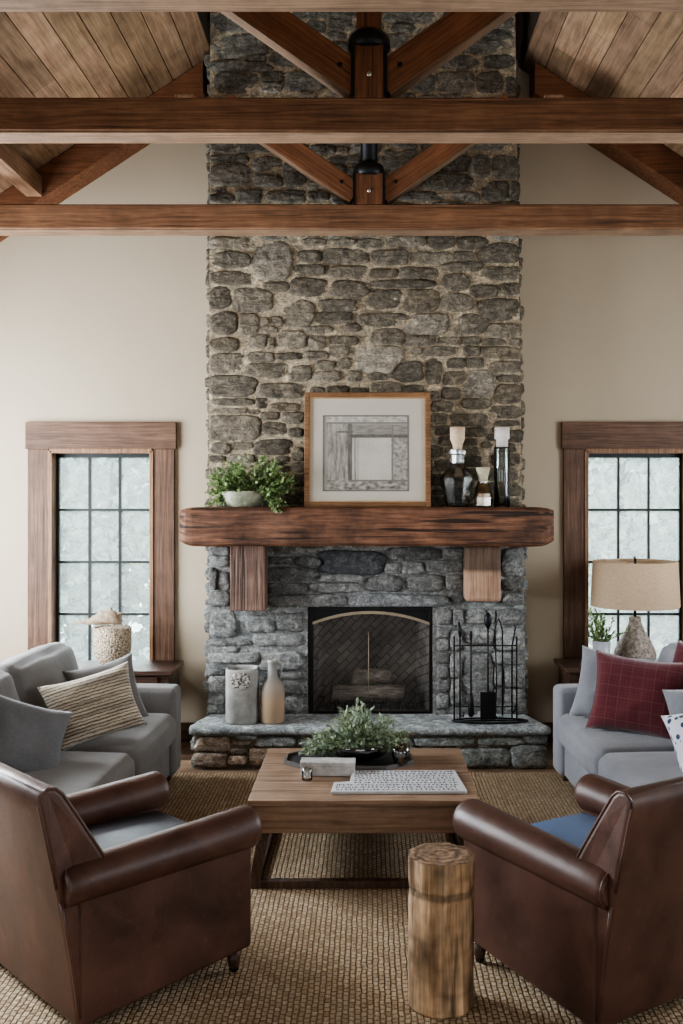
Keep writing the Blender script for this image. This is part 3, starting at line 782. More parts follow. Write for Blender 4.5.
# hearth
HX0, HX1, HY0 = -1.165, 1.175, -0.41
mb = MB()
hseeds = [(PX(a, 6.44), PZ(b, 6.44), c*6.44/F, d*6.44/F) for (a, b, c, d) in
 [(213,744,34,14),(210,759,35,13),(240,742,20,5),(238,751,14,5),(236.5,760,20,9),(260,756,20,16),(276,741,40,10),(443,741,62,9),(502,741,44,7),(485,757,52,18),(531,756,40,23),(300,756,50,16),(330,742,60,9),(370,756,60,18),(400,742,30,8)]]
def hearth_col(u, v, rg):
    g = rg.uniform(0.26, 0.38)
    return (g*1.25, g*1.0, g*0.8) if (u < -0.5 and rg.random() < 0.8) else (g*0.95, g*1.05, g*1.03)
masonry(mb, hseeds, HX0+0.03, HX1-0.03, 0.0, 0.222, lambda u, v, h: (u, -0.365 - h, v), color=hearth_col, seed=5, H=0.026)
for s, xx in ((-1, HX0+0.04), (1, HX1-0.04)):
    masonry(mb, [], -0.36, 0.0, 0.0, 0.222, (lambda u, v, h, s=s, xx=xx: (xx + s*(h-0.01), u if s > 0 else (-0.36-u), v)), color=hearth_col, seed=15+s, auto=(0.16, 0.08))
mb.build('hearth_stones', M['stone'], FP)
mb = MB(); mb.cur = (0.27, 0.235, 0.185); mb.box((HX0+0.04, -0.362, 0), (HX1-0.04, 0.0, 0.225)); mb.build('hearth_mortar', M['mortar'], FP)
# rough-edged slab
mb = MB(); N = 90
top, bot = [], []
def outline(k):
    P = [(HX0+0.07, 0.0), (HX0, -0.30), (HX0+0.015, HY0), (HX1-0.015, HY0), (HX1, -0.36), (HX1-0.10, 0.0)]
    # parametric walk
    segs = [(P[i], P[i+1]) for i in range(5)]; Ls = [math.dist(a, b) for a, b in segs]; t = k/N*sum(Ls)
    for (a, b), L in zip(segs, Ls):
        if t <= L: return (a[0]+(b[0]-a[0])*t/L, a[1]+(b[1]-a[1])*t/L)
        t -= L
    return P[-1]
pts = [outline(k) for k in range(N+1)]
def colr(x, y): g = 0.42 + 0.06*noise.noise(Vector((x*3, y*3, 0))); return (g*0.93, g*1.02, g*1.05)
cx, cy = (HX0+HX1)/2, -0.1
ringsets = []
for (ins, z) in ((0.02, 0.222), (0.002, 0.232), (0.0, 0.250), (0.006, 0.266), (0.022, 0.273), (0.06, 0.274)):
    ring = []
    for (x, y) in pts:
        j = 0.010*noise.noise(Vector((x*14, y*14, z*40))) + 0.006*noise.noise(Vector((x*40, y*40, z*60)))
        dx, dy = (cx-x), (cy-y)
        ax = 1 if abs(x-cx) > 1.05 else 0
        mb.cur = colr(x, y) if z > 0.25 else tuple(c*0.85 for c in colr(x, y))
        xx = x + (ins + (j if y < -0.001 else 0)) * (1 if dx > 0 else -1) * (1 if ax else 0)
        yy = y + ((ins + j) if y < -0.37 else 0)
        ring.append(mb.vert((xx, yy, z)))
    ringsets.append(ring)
for a, b in zip(ringsets[:-1], ringsets[1:]):
    for k in range(N): mb.face((a[k], a[k+1], b[k+1], b[k]), True)
mb.cur = colr(0, 0); mb.face(ringsets[-1]); mb.face(ringsets[0][::-1])
o = mb.build('hearth_slab', M['slab'], FP)
# lintel slab over the opening is part of the masonry; black surround:
SCN = thing('fireplace_screen', 'black mesh fire screen with arched brass band closing the firebox', 'fire screen', (0.009, CY+0.03, HZ))
w2 = (OX1-OX0)/2 - 0.004; hh = OZ1 - HZ - 0.004
mb = MB(); mb.box((-w2, -0.012, 0.0), (-w2+0.035, 0.012, hh)); mb.box((w2-0.022, -0.012, 0), (w2, 0.012, hh)); mb.box((-w2+0.035, -0.012, hh-0.025), (w2-0.022, 0.012, hh)); mb.box((-w2+0.035, -0.012, 0), (w2-0.022, 0.012, 0.015))
mb.build('screen_frame', M['black'], SCN, bevel=0.003)
def arch(x): return hh - 0.035 - 0.085*(x/w2)**2
mb = MB(); n = 24; xs = [-w2+0.03 + (2*w2-0.05)*k/n for k in range(n+1)]
for (ya, yb, dz0, dz1) in ((-0.018, -0.006, -0.010, 0.010),):
    prev = None
    for x in xs:
        ids = [mb.vert(p) for p in ((x, ya, arch(x)+dz0), (x, yb, arch(x)+dz0), (x, yb, arch(x)+dz1), (x, ya, arch(x)+dz1))]
        if prev:
            for k in range(4): mb.face((prev[k], prev[(k+1) % 4], ids[(k+1) % 4], ids[k]))
        prev = ids
mb.build('arched_band', M['brass'], SCN, label='arched brass band')
mb = MB()
for a, b in zip(xs[:-1], xs[1:]): mb.face([mb.vert(p) for p in ((a, 0.0, arch(a)), (b, 0.0, arch(b)), (b, 0.0, hh-0.02), (a, 0.0, hh-0.02))])
mb.build('header_plate', M['black'], SCN)
mb = MB()
for a, b in zip(xs[:-1], xs[1:]): mb.face([mb.vert(p) for p in ((a, -0.002+0.003*sin(a*70), 0.012), (b, -0.002+0.003*sin(b*70), 0.012), (b, -0.002, arch(b)), (a, -0.002, arch(a)))])
mb.build('mesh_curtain', M['screen'], SCN)
mb = MB(); mb.tube([(-0.012, -0.012, 0.10), (-0.012, -0.012, hh-0.17)], 0.0032, 6); mb.build('pull_rod', M['brass'], SCN)
# grate and logs
GR = thing('fire_grate', 'black iron grate under the logs inside the firebox', 'grate', (0.01, CY+0.17, HZ+0.001))
mb = MB()
for x in (-0.22, -0.11, 0, 0.11, 0.22): mb.tube([(x, -0.10, 0.09), (x, -0.085, 0.05), (x, 0.10, 0.05)], 0.006, 6)
mb.tube([(-0.27, -0.03, 0.044), (0.27, -0.03, 0.044)], 0.006, 6); mb.build('bars', M['black'], GR)
for x in (-0.25, 0.25):
    for yy in (-0.085, 0.09):
        mb = MB(); mb.tube([(x, yy, 0.0), (x*0.96, yy*0.8, 0.05)] + ([(x*1.04, yy*1.0, 0.13)] if yy < 0 else []), 0.007, 6); mb.build('leg', M['black'], GR)
logs = [((-0.01, 0.13, 0.118), 0.50, 0.056, 3, 'thick split log lying across the front of the fire grate'),
        ((0.03, 0.252, 0.112), 0.46, 0.046, -3, 'rough log lying behind the front log in the firebox'),
        ((0.03, 0.185, 0.222), 0.26, 0.056, 12, 'short upper log resting on the two lower logs')]
for (c, L, r, az, lab) in logs:
    mb = MB(); path = [(-L/2 + L*k/8, 0.008*sin(k*1.9), 0.006*cos(k*2.3)) for k in range(9)]
    mb.tube(path, [r*(1+0.1*sin(k*2.1)) for k in range(9)], 12)
    o = mb.build('firewood_log', M['log'], None, (c[0], CY+c[1], HZ + c[2]), (0, 0, R(az)))
    tag(o, lab, 'log', 'logs in the firebox')

# ------------------------------------------------------------------ mantel
MT = thing('mantel_shelf', 'thick reclaimed timber mantel beam across the stone chimney', 'mantel', (-0.02, CY, 1.43))
mb = MB()
n = 60; x0, x1 = -1.215, 1.225
secs = []
for k in range(n+1):
    x = x0 + (x1-x0)*k/n
    e = min(k, n-k)/n; ee = 0.028*max(0, 1-e*n/1.4)
    j = lambda q: 0.009*noise.noise(Vector((x*3.5, q, 2))) + 0.0008*noise.noise(Vector((x*14, q, 5)))
    zb, zt, yf = 0.0 + j(1) + ee, 0.252 + j(2)*0.3 - ee*0.7, -0.30 + j(3) + ee*0.6
    c = 0.016
    P = [(-0.002, zb+0.001), (yf+c, zb), (yf, zb+c), (yf+j(5), (zb+zt)/2), (yf, zt-c), (yf+c, zt), (-0.002, zt)]
    secs.append([mb.vert((x, p[0], p[1])) for p in P])
for a, b in zip(secs[:-1], secs[1:]):
    for q in range(7): mb.face((a[q], a[(q+1) % 7], b[(q+1) % 7], b[q]), False)
mb.face(secs[0][::-1]); mb.face(secs[-1])
mb.build('beam', M['mantel'], MT)
ZM = 1.43 + 0.252
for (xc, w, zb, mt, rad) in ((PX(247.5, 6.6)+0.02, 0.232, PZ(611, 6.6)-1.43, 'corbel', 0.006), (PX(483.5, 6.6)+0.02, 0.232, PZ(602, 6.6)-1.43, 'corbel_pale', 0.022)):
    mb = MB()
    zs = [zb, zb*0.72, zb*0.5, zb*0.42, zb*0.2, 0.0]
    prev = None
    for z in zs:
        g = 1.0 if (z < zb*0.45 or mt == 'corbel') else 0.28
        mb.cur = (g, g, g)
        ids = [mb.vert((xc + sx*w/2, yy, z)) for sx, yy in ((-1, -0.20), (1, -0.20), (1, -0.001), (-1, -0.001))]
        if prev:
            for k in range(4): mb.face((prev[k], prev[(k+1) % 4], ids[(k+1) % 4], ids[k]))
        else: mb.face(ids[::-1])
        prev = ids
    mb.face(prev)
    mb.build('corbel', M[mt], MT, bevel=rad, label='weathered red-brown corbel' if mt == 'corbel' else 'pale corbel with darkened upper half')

# ------------------------------------------------------------------ trusses and rafters
def truss(Y, z0, h, depth, label, king=None, strut=None, half=XS-0.02, rod=None, raft=True):
    t = thing('roof_truss', label, 'truss', (0, Y, z0), group='timber roof trusses')
    mb = MB(); n = 30
    secs = []
    for k in range(n+1):
        x = -half + 2*half*k/n; j = 0.004*noise.noise(Vector((x*2.2, Y, 0))); c = 0.008
        P = [(0, c+j), (c, j), (depth-c, j), (depth, c+j), (depth, h-c), (depth-c, h), (c, h), (0, h-c)]
        secs.append([mb.vert((x, p[0], p[1])) for p in P])
    for a, b in zip(secs[:-1], secs[1:]):
        for q in range(8): mb.face((a[q], a[(q+1) % 8], b[(q+1) % 8], b[q]))
    mb.face(secs[0][::-1]); mb.face(secs[-1])
    mb.build('tie_beam', M['beam'], t)
    mb = MB(); mb.box((-half, 0.006, -0.006), (half, depth-0.006, 0.004)); mb.build('lower_face', M['beam_pale'], t, label='pale underside of the tie beam')
    return t
# first truss
Y1 = 4.75; Z1 = PZ(131, Y1); H1 = 34*Y1/F
T1 = truss(Y1, Z1, H1, 0.155, 'king post truss with round black collar, middle of the three tie beams')
def kp(t, w, zt, ztop, cap_r, upper_w, depth, black_upper, h):
    mb = MB(); mb.box((-w/2, 0.005, h-0.001), (w/2, depth-0.005, zt)); p = mb.build('king_post', M['post'], t, bevel=0.006)
    mb = MB(); mb.lathe([(cap_r*0.82, 0), (cap_r, 0.012), (cap_r, 0.05), (cap_r*0.93, 0.072), (cap_r*0.72, 0.088), (cap_r*0.55, 0.092)], 32)
    mb.build('collar', M['black'], p, (0, depth/2, zt - 0.015), label='black iron collar')
    mb = MB(); 
    if black_upper: mb.lathe([(upper_w/2, 0), (upper_w/2, ztop-zt-0.07)], 16)
    else: mb.box((-upper_w/2, -upper_w/2, 0), (upper_w/2, upper_w/2, ztop-zt-0.07))
    mb.build('upper_rod' if black_upper else 'upper_post', M['black'] if black_upper else M['post'], p, (0, depth/2, zt + 0.065))
    for s in (-1, 1):
        mb = MB(); mb.box((s*(w/2-0.001)-0.009, -0.004, h+0.0), (s*(w/2-0.001)+0.009, depth+0.004, zt-0.005)); mb.build('strap', M['black'], p, bevel=0.002)
    mb = MB(); mb.lathe([(0.0125, 0), (0.0125, 0.008), (0.008, 0.012)], 10); mb.build('bolt', M['bolt'], p, (0, 0.004, h + (zt-h)*0.42), (R(90), 0, 0), label='bright bolt head')
sc1 = Y1/F
kp(T1, 33*sc1, PZ(42, Y1)-Z1, ROOF0 - Z1 - 0.03, 21.5*sc1, 25*sc1, 0.155, False, H1)
def strut(t, s, a, b, w, d, yoff, z0, pale=True, boltpos=True):
    """a,b: (x,z) bottom-line end points"""
    o_parent = t
    ax, az = a; bx_, bz = b
    L = math.dist(a, b); an = math.atan2(bz-az, (bx_-ax))
    mb = MB(); mb.box((0, 0, 0), (L, d, w)); 
    rot = (0, -an, 0) if s > 0 else (0, -an, 0)
    if s > 0: st = mb.build('strut', M['strut'], t, (ax, yoff, az-z0), (0, -an, 0), bevel=0.004)
    else:
        mb = MB(); mb.box((0, 0, -w), (L, d, 0)); st = mb.build('strut', M['strut'], t, (ax, yoff, az-z0), (0, -an, 0), bevel=0.004)
    if pale:
        mb = MB(); 
        if s > 0: mb.box((0, 0.003, -0.004), (L, d-0.003, 0.002))
        else: mb.box((0, 0.003, -0.002), (L, d-0.003, 0.004))
        mb.build('lower_edge', M['beam_pale'], st)
    mb = MB(); mb.lathe([(0.013, 0), (0.013, 0.006), (0.008, 0.009)], 8)
    mb.build('bolt', M['black'], st, (0.12, 0.002, (w*0.55 if s > 0 else -w*0.55)), (R(90), 0, 0))
for s, pa, pb in ((-1, (350, 92), (233, 10)), (1, (390, 92), (505, 10))):
    a = (PX(pa[0], Y1), PZ(pa[1], Y1)); b = (PX(pb[0], Y1), PZ(pb[1], Y1))
    k = 1.9; 
    dx, dz = b[0]-a[0], b[1]-a[1]
    # run up to the rafter underside
    tt = (ROOF0 - 0.2 - SL*abs(a[0]) - a[1]) / (dz + SL*abs(dx))
    e = (a[0]+dx*tt, a[1]+dz*tt)
    strut(T1, s, a, e, 0.155, 0.11, 0.02, Z1)
def rafters(Y, d, th, t=None, x_in=0.0, mat='beam'):
    out = []
    for s in (-1, 1):
        xo = XS - 0.01
        P = [(s*x_in, roof(x_in)-0.003), (s*xo, roof(xo)-0.003), (s*xo, roof(xo)-th), (s*x_in, roof(x_in)-th)]
        out.append((s, P))
    return out
for s, P in rafters(Y1, 0.15, 0.16):
    mb = MB(); q = [(p[0], p[1]-Z1) for p in P]; mb.prism(q if s < 0 else q[::-1], 1, 0.005, 0.15); mb.build('rafter', M['strut'], T1, bevel=0.003)
# second truss, just before the chimney
Y2 = 6.42; Z2 = PZ(229, Y2); H2 = 25*Y2/F
T2 = truss(Y2, Z2, H2, 0.15, 'king post truss with short post, tie beam nearest the stone chimney')
sc2 = Y2/F
kp(T2, 30*sc2, PZ(172, Y2)-Z2, ROOF0-Z2-0.03, 15.5*sc2, 17*sc2, 0.15, True, H2)
for s, pa, pb in ((-1, (350, 201), (262, 140)), (1, (387, 201), (474, 140))):
    a = (PX(pa[0], Y2), PZ(pa[1], Y2)); b = (PX(pb[0], Y2), PZ(pb[1], Y2)); dx, dz = b[0]-a[0], b[1]-a[1]
    tt = (4.24 - a[1])/dz; e = (a[0]+dx*tt, a[1]+dz*tt)
    strut(T2, s, a, e, 0.135, 0.10, 0.02, Z2)
# third tie beam overhead, nearest the camera
Y0 = 3.40; T0 = truss(Y0, 3.49, 0.17, 0.18, 'plain tie beam overhead, highest in the picture and nearest the viewer')
for s, P in rafters(Y0, 0.15, 0.15):
    mb = MB(); q = [(p[0], p[1]-3.49) for p in P]; mb.prism(q if s < 0 else q[::-1], 1, 0.005, 0.15); mb.build('rafter', M['strut'], T0, bevel=0.003)
mb = MB(); mb.box((-0.08, 0.01, 0.17), (0.08, 0.15, ROOF0-3.49-0.16)); mb.build('king_post', M['post'], T0, bevel=0.004)
# rafters against the gable wall (outside the chimney) and purlins
for s in (-1, 1):
    xi, xo = 1.145, XS-0.01; th = 0.225
    P = [(s*xi, roof(xi)-0.004), (s*xo, roof(xo)-0.004), (s*xo, roof(xo)-th), (s*xi, roof(xi)-th)]
    mb = MB(); mb.prism(P if s < 0 else P[::-1], 1, -0.24, -0.002)
    o = mb.build('gable_rafter', M['strut'], None, (0, YW, 0), bevel=0.005)
    tag(o, 'dark rafter against the gable wall, %s of the chimney' % ('left' if s < 0 else 'right'), 'rafter', 'gable rafters')
    # short header carrying the second truss's struts, beside the chimney
    mb = MB(); xx = s*1.19; mb.box((xx-0.06, Y2+0.01, 4.20), (xx+0.06, YW-0.25, 4.34))
    o = mb.build('bracket_beam', M['beam_y'], None, bevel=0.004); tag(o, 'short level bracket timber beside the chimney, %s side' % ('left' if s < 0 else 'right'), 'beam', 'bracket timbers')
for s in (-1, 1):
    xp = 2.31; mb = MB()
    zt = roof(xp)
    mb.box((s*xp-0.055, YB+0.1, zt-0.185), (s*xp+0.055, YW-0.25, zt-0.045))
    o = mb.build('purlin', M['beam_y'], None, bevel=0.005)
    tag(o, 'long purlin under the sloping board ceiling, %s slope' % ('left' if s < 0 else 'right'), 'beam', 'roof purlins')

# ------------------------------------------------------------------ rug
mb = MB(); mb.box((-2.25, 1.2, 0.0), (2.25, 6.30, 0.014))
o = mb.build('jute_rug', M['rug'], None, (0, 0, 0.001), bevel=0.004); tag(o, 'large chunky woven jute rug under the seating', 'rug')
RZ = 0.015

# ------------------------------------------------------------------ coffee table
CT = thing('coffee_table', 'low square wooden coffee table with splayed dark legs on the jute rug', 'coffee table', (-0.025, 4.90, RZ))
TZ = 0.403 - RZ
mb = MB(); nb = 6
for k in range(nb):
    y0 = -0.465 + 0.93*k/nb; y1 = -0.465 + 0.93*(k+1)/nb; g = random.uniform(0.88, 1.1); mb.cur = (g, g*0.985, g*0.97)
    mb.box((-0.515, y0+0.0008, TZ-0.024), (0.515, y1-0.0008, TZ))
mb.build('tabletop', M['table'], CT, bevel=0.003)
mb = MB(); mb.cur = (0.86, 0.82, 0.8)
for s in (-1, 1):
    mb.box((-0.495, s*0.435-0.014, TZ-0.15), (0.495, s*0.435+0.014, TZ-0.0245)); mb.box((s*0.481-0.014, -0.42, TZ-0.15), (s*0.481+0.014, 0.42, TZ-0.0245))
mb.build('apron', M['table'], CT, bevel=0.003)
for sx in (-1, 1):
    for sy in (-1, 1):
        mb = MB()
        xt, xb = sx*0.44, sx*0.487; yt, yb = sy*0.33, sy*0.450
        mb.beam((xb, yb, 0.0), (xt, yt, TZ-0.10), 0.05, 0.055, up=(0, 1, 0)); 
        for i, v in enumerate(mb.v):
            if v[2] < 0.03: mb.v[i] = (v[0], v[1], 0.0)
        mb.build('leg', M['table_leg'], CT, bevel=0.003)
for sy in (-1, 1):
    mb = MB(); mb.box((-0.46, sy*0.450-0.022, 0.0), (0.46, sy*0.450+0.022, 0.032)); mb.build('stretcher', M['table_leg'], CT, bevel=0.003)
for sx in (-1, 1):
    mb = MB(); mb.box((sx*0.487-0.025, -0.43, 0.0), (sx*0.487+0.025, 0.43, 0.032)); mb.build('stretcher', M['table_leg'], CT, bevel=0.003)
TT = 0.403

# ------------------------------------------------------------------ stump
mb = MB(); n = 64; r0 = 0.113
def swob(a, z):
    facet = 0.035*cos(9*a + 0.6) if z > 0.40 else 0.012*cos(7*a)
    neck = -0.03*math.exp(-((z-0.40)/0.02)**2)
    return 1 + facet + neck + 0.035*noise.noise(Vector((cos(a)*1.4, sin(a)*1.4, z*4))) + 0.012*noise.noise(Vector((cos(a)*5, sin(a)*5, z*16)))
prof = [(r0*(0.96 if k in (0,) else 1.0), 0.51*k/60) for k in range(61)]
rings = []
for (r, z) in prof:
    ring = []
    for k in range(n):
        a = 2*pi*k/n; g = 0.92 + 0.75*noise.noise(Vector((cos(a)*1.8, sin(a)*1.8, z*7))) + 0.35*noise.noise(Vector((cos(a)*4, sin(a)*4, z*26))) - 0.45*max(0, noise.noise(Vector((cos(a)*1.2, sin(a)*1.2, z*34+9)))-0.12); g = max(0.3, g)
        if abs(z - 0.40) < 0.016: g *= 0.55
        mb.cur = (g, g*0.97, g*0.92); rr = r*swob(a, z); ring.append(mb.vert((rr*cos(a), rr*sin(a), z)))
    rings.append(ring)
for a, b in zip(rings[:-1], rings[1:]):
    for k in range(n): mb.face((a[k], a[(k+1) % n], b[(k+1) % n], b[k]), True)
mb.face(rings[0][::-1])
ST = thing('log_stool', 'pale peeled tree stump side table standing by the leather armchair', 'stump', (PX(441, 3.43), 3.43, RZ))
mb.build('trunk', M['stump'], ST)
mb = MB(); rings = []
for j in range(9):
    f = 1 - j/9; ring = []
    for k in range(n):
        a = 2*pi*k/n; g = 0.5 + 0.28*sin(f*22 + noise.noise(Vector((cos(a)*f*2, sin(a)*f*2, 0)))*3); mb.cur = (g, g*0.92, g*0.85)
        rr = r0*swob(a, 0.51)*f; ring.append(mb.vert((rr*cos(a), rr*sin(a), 0.51 + 0.003*(1 if j else 0) + 0.002*noise.noise(Vector((rr*cos(a)*40, rr*sin(a)*40, 1))))))
    rings.append(ring)
for a, b in zip(rings[:-1], rings[1:]):
    for k in range(n): mb.face((a[k], a[(k+1) % n], b[(k+1) % n], b[k]), True)
c = mb.vert((0, 0, 0.513))
for k in range(n): mb.face((rings[-1][k], rings[-1][(k+1) % n], c), True)
mb.build('cut_top', M['stump'], ST, label='ringed cut top of the stump')

# ------------------------------------------------------------------ leather armchairs
def lift(mb):
    for i, v in enumerate(mb.v):
        if v[2] < 0.07: mb.v[i] = (v[0], v[1], v[2] + 0.005 + 0.030*v[1]/0.33)
def armchair(label, seatmat):
    t = thing('leather_armchair', label, 'armchair', group='brown leather club armchairs')
    L = M['leather']; HW = 0.37; BK = -0.33; FR = 0.355; ZB = 0.052
    # lower body
    for s in (-1, 1):
        mb = MB(); xa, xb = sorted((s*0.265, s*HW))
        mb.box((xa, BK+0.008, ZB), (xb, FR, 0.49)); lift(mb); mb.build('side_panel', L, t, bevel=0.014, seg=3)
    mb = MB(); mb.box((-0.262, 0.18, ZB), (0.262, FR-0.015, 0.30)); lift(mb); mb.build('front_rail', L, t, bevel=0.014, seg=3)
    # backrest, outer rear face and reclined wedge
    def yrear(z): return BK - 0.13*max(0, (z-ZB)/(0.80-ZB))**1.15
    prof = [(yrear(z), z) for z in (ZB, 0.2, 0.35, 0.5, 0.62, 0.72, 0.765)]
    prof += [(yrear(0.8)+0.010, 0.797), (yrear(0.8)+0.035, 0.815), (yrear(0.8)+0.065, 0.812), (yrear(0.8)+0.088, 0.792)]
    prof += [(-0.315, 0.70), (-0.255, 0.60), (-0.20, 0.50), (-0.165, 0.43), (-0.16, 0.30), (-0.16, ZB)]
    mb = MB()
    mb.prism(prof, 0, -0.362, 0.362, True, taper=lambda p: 1.0 if p[1] < 0.5 else 1.0 - 0.05*(p[1]-0.5)/0.3)
    lift(mb)
    b = mb.build('backrest', L, t, bevel=0.016, seg=3)
    # inner back pad
    mb = MB(); mb.softbox((0.50, 0.12, 0.36), 0.045, 6, (0, 0.018, 0.0), Matrix.Translation((0, -0.292, 0.575)) @ Matrix.Rotation(R(28), 4, 'X')); mb.build('back_cushion', L, t)
    # piping down the side wedge
    for s in (-1, 1):
        mb = MB(); pts = []
        for (y_, z_) in prof[3:14]:
            tx = 1.0 if z_ < 0.5 else 1.0 - 0.05*(z_-0.5)/0.3
            pts.append((s*0.357*tx, y_*0.995, z_ - 0.004))
        mb.tube(pts, 0.0055, 8); mb.build('piping', L, b)
        mb = MB(); mb.tube([(s*0.364, yrear(z)+0.006, z) for z in (ZB+0.01, 0.2, 0.35, 0.45)], 0.005, 8); mb.build('piping', L, b)
    # rolled arms
    for s in (-1, 1):
        mb = MB(); n = 24; y0, y1 = -0.375, 0.385; secs = []
        st = [(-0.0, 0.80), (0.012, 0.94), (0.03, 1.0)] + [(0.03 + (y1-y0-0.07)*k/10, 1.0) for k in range(1, 10)] + [(y1-y0-0.035, 1.0), (y1-y0-0.018, 0.97), (y1-y0-0.006, 0.88), (y1-y0, 0.72), (y1-y0+0.002, 0.45)]
        for (d, sc_) in st:
            yy = y0 + d; f = (yy-y0)/(y1-y0); r = 0.070 + 0.008*f; zc = 0.487 + 0.030*f
            ring = []
            for k in range(n):
                a = 2*pi*k/n
                ring.append(mb.vert((s*0.325 + r*1.08*sc_*cos(a), yy, zc + r*sc_*sin(a) )))
            secs.append(ring)
        for a, b2 in zip(secs[:-1], secs[1:]):
            for k in range(n): mb.face((a[k], b2[k], b2[(k+1) % n], a[(k+1) % n]), True)
        mb.face(secs[0]); mb.face(secs[-1][::-1])
        ar = mb.build('armrest', L, t)
        mb = MB(); mb.tube([(s*0.325 + 0.070*1.0*cos(a), y0+0.006, 0.487+0.066*sin(a)) for a in [2*pi*k/24 for k in range(25)]], 0.004, 6, caps=False); mb.build('piping', L, ar)
    mb = MB(); mb.softbox((0.525, 0.50, 0.17), 0.045, 8, (0, 0.01, 0.022), Matrix.Translation((0, 0.085, 0.375)), 0.004, 3); mb.build('seat_cushion', seatmat, t)
    for sx in (-1, 1):
        for sy in (-1, 1):
            mb = MB(); c = (sx*0.33, sy*0.30)
            mb.lathe([(0.019, 0.020), (0.022, 0.03), (0.028, ZB+(0.03 if sy > 0 else -0.012))], 14, (c[0], c[1], 0)); lg = mb.build('leg', M['dark_wood'], t)
            mb = MB(); mb.tube([(c[0]-0.010, c[1], 0.016), (c[0]+0.010, c[1], 0.016)], 0.016, 12); mb.build('caster', M['black'], lg)
    return t
ch = armchair('brown leather club armchair with dark seat, in front of the charcoal sofa', M['leather_seat'])
ch.location = (-0.932, 3.685, RZ); ch.rotation_euler = (0, 0, R(43-90)); ch.scale = (0.97, 1, 1)
ch2 = copy_tree(ch); ch2['label'] = 'brown leather club armchair with sky reflection painted on its seat, behind the tree stump'
ch2.location = (0.845, 3.655, RZ); ch2.rotation_euler = (0, 0, R(123-90))
for k in ch2.children:
    if k.name.startswith('seat_cushion'):
        k.data = k.data.copy(); k.data.materials[0] = M['sky_sheen_seat']; k['label'] = 'seat cushion with painted blue sky reflection'

# ------------------------------------------------------------------ sofas
def sofa(label, fm, far):
    t = thing('sofa', label, 'sofa', group='two facing sofas')
    D0, D1, HL = -0.49, 0.45, 1.02     # depth -x..+x, half length
    mb = MB(); mb.box((D0+0.02, -HL+0.02, 0.05), (D1-0.035, HL-0.02, 0.27)); mb.build('base', fm, t, bevel=0.02, seg=3)
    for s in (far,):
        mb = MB(); mb.softbox((D1-D0, 0.19, 0.53), 0.035, 8, (0.0, 0.012, 0.006), Matrix.Translation(((D0+D1)/2, s*(HL-0.095), 0.05+0.265))); mb.build('armrest', fm, t)
    mb = MB(); mb.softbox((0.20, 2*HL-0.05, 0.66), 0.05, 12, (0.01, 0, 0.0), Matrix.Translation((D0+0.11, 0, 0.40))); mb.build('backrest', fm, t)
    for k in range(2):
        yc = (k-0.5)*0.915 - far*0.095
        mb = MB(); mb.softbox((0.70, 0.905, 0.18), 0.055, 10, (0.02, 0.0, 0.022), Matrix.Translation((D1-0.335, yc, 0.352)), 0.006, k+1); mb.build('seat_cushion', fm, t)
        mb = MB(); mb.softbox((0.20, 0.89, 0.44), 0.07, 10, (0.05, 0.0, 0.02), Matrix.Translation((D0+0.27, yc, 0.64)) @ Matrix.Rotation(R(-13), 4, 'Y'), 0.014, k+5); mb.build('back_cushion', fm, t)
    for sx in (-1, 1):
        for sy in (-1, 1):
            mb = MB(); mb.lathe([(0.02, 0), (0.026, 0.06)], 12, (0.38*sx, sy*(HL-0.08), 0)); mb.build('leg', M['dark_wood'], t)
    return t
sf = sofa('charcoal grey fabric sofa below the window with the wicker vase', M['sofa'], 1)
sf.location = (-1.645, 5.20, RZ); sf.rotation_euler = (0, 0, R(-2))
sf2 = sofa('grey fabric sofa holding the red plaid cushions', M['sofa_lit'], -1)
sf2.location = (1.62, 5.20, RZ); sf2.rotation_euler = (0, 0, R(182))

def put_pillow(name, label, w, h, t, mat, loc, nrm, roll=0, seed=0, group=None, cat='cushion'):
    mb = MB(); mb.pillow(w, h, t, 20, seed)
    o = mb.build(name, mat)
    y = -Vector(nrm).normalized(); up = Vector((0, 0, 1)); x = y.cross(up).normalized(); z = x.cross(y)
    Mx = Matrix((x, y, z)).transposed() @ Matrix.Rotation(R(roll), 3, 'Y')
    o.rotation_euler = Mx.to_euler(); o.location = loc
    tag(o, label, cat, group); return o
put_pillow('throw_pillow', 'beige and brown striped throw pillow on the charcoal sofa', 0.49, 0.36, 0.15, M['striped'], (PX(93, 5.25), 5.25, 0.650), (0.42, -0.84, 0.34), -12, 1)
put_pillow('throw_pillow', 'grey pillow tucked behind the striped pillow beside the sofa arm', 0.40, 0.38, 0.12, M['sofa'], (PX(104, 5.62), 5.66, 0.635), (0.35, -0.85, 0.3), -12, 2)
put_pillow('throw_pillow', 'slate grey pillow at the near end of the charcoal sofa', 0.46, 0.42, 0.17, M['linen'], (PX(20, 4.72), 4.72, 0.595), (0.62, -0.62, 0.40), 24, 3)
put_pillow('throw_pillow', 'red plaid pillow leaning in the corner of the right sofa', 0.52, 0.44, 0.15, M['plaid'], (PX(638, 5.42), 5.42, 0.672), (-0.40, -0.85, 0.30), 4, 4)
put_pillow('throw_pillow', 'second red plaid pillow tucked behind the first, by the sofa back', 0.44, 0.42, 0.13, M['plaid'], (1.78, 5.40, 0.73), (-0.75, -0.55, 0.30), 8, 5)
put_pillow('throw_pillow', 'pale grey pillow standing against the far arm behind the red pillow', 0.42, 0.42, 0.13, M['sofa_lit'], (PX(612, 5.72), 5.74, 0.655), (-0.35, -0.85, 0.3), 8, 6)
put_pillow('throw_pillow', 'grey pillow between the red pillow and the blue-spotted pillow', 0.42, 0.40, 0.15, M['sofa_lit'], (PX(710, 4.98), 4.99, 0.62), (-0.5, -0.75, 0.3), -14, 7)
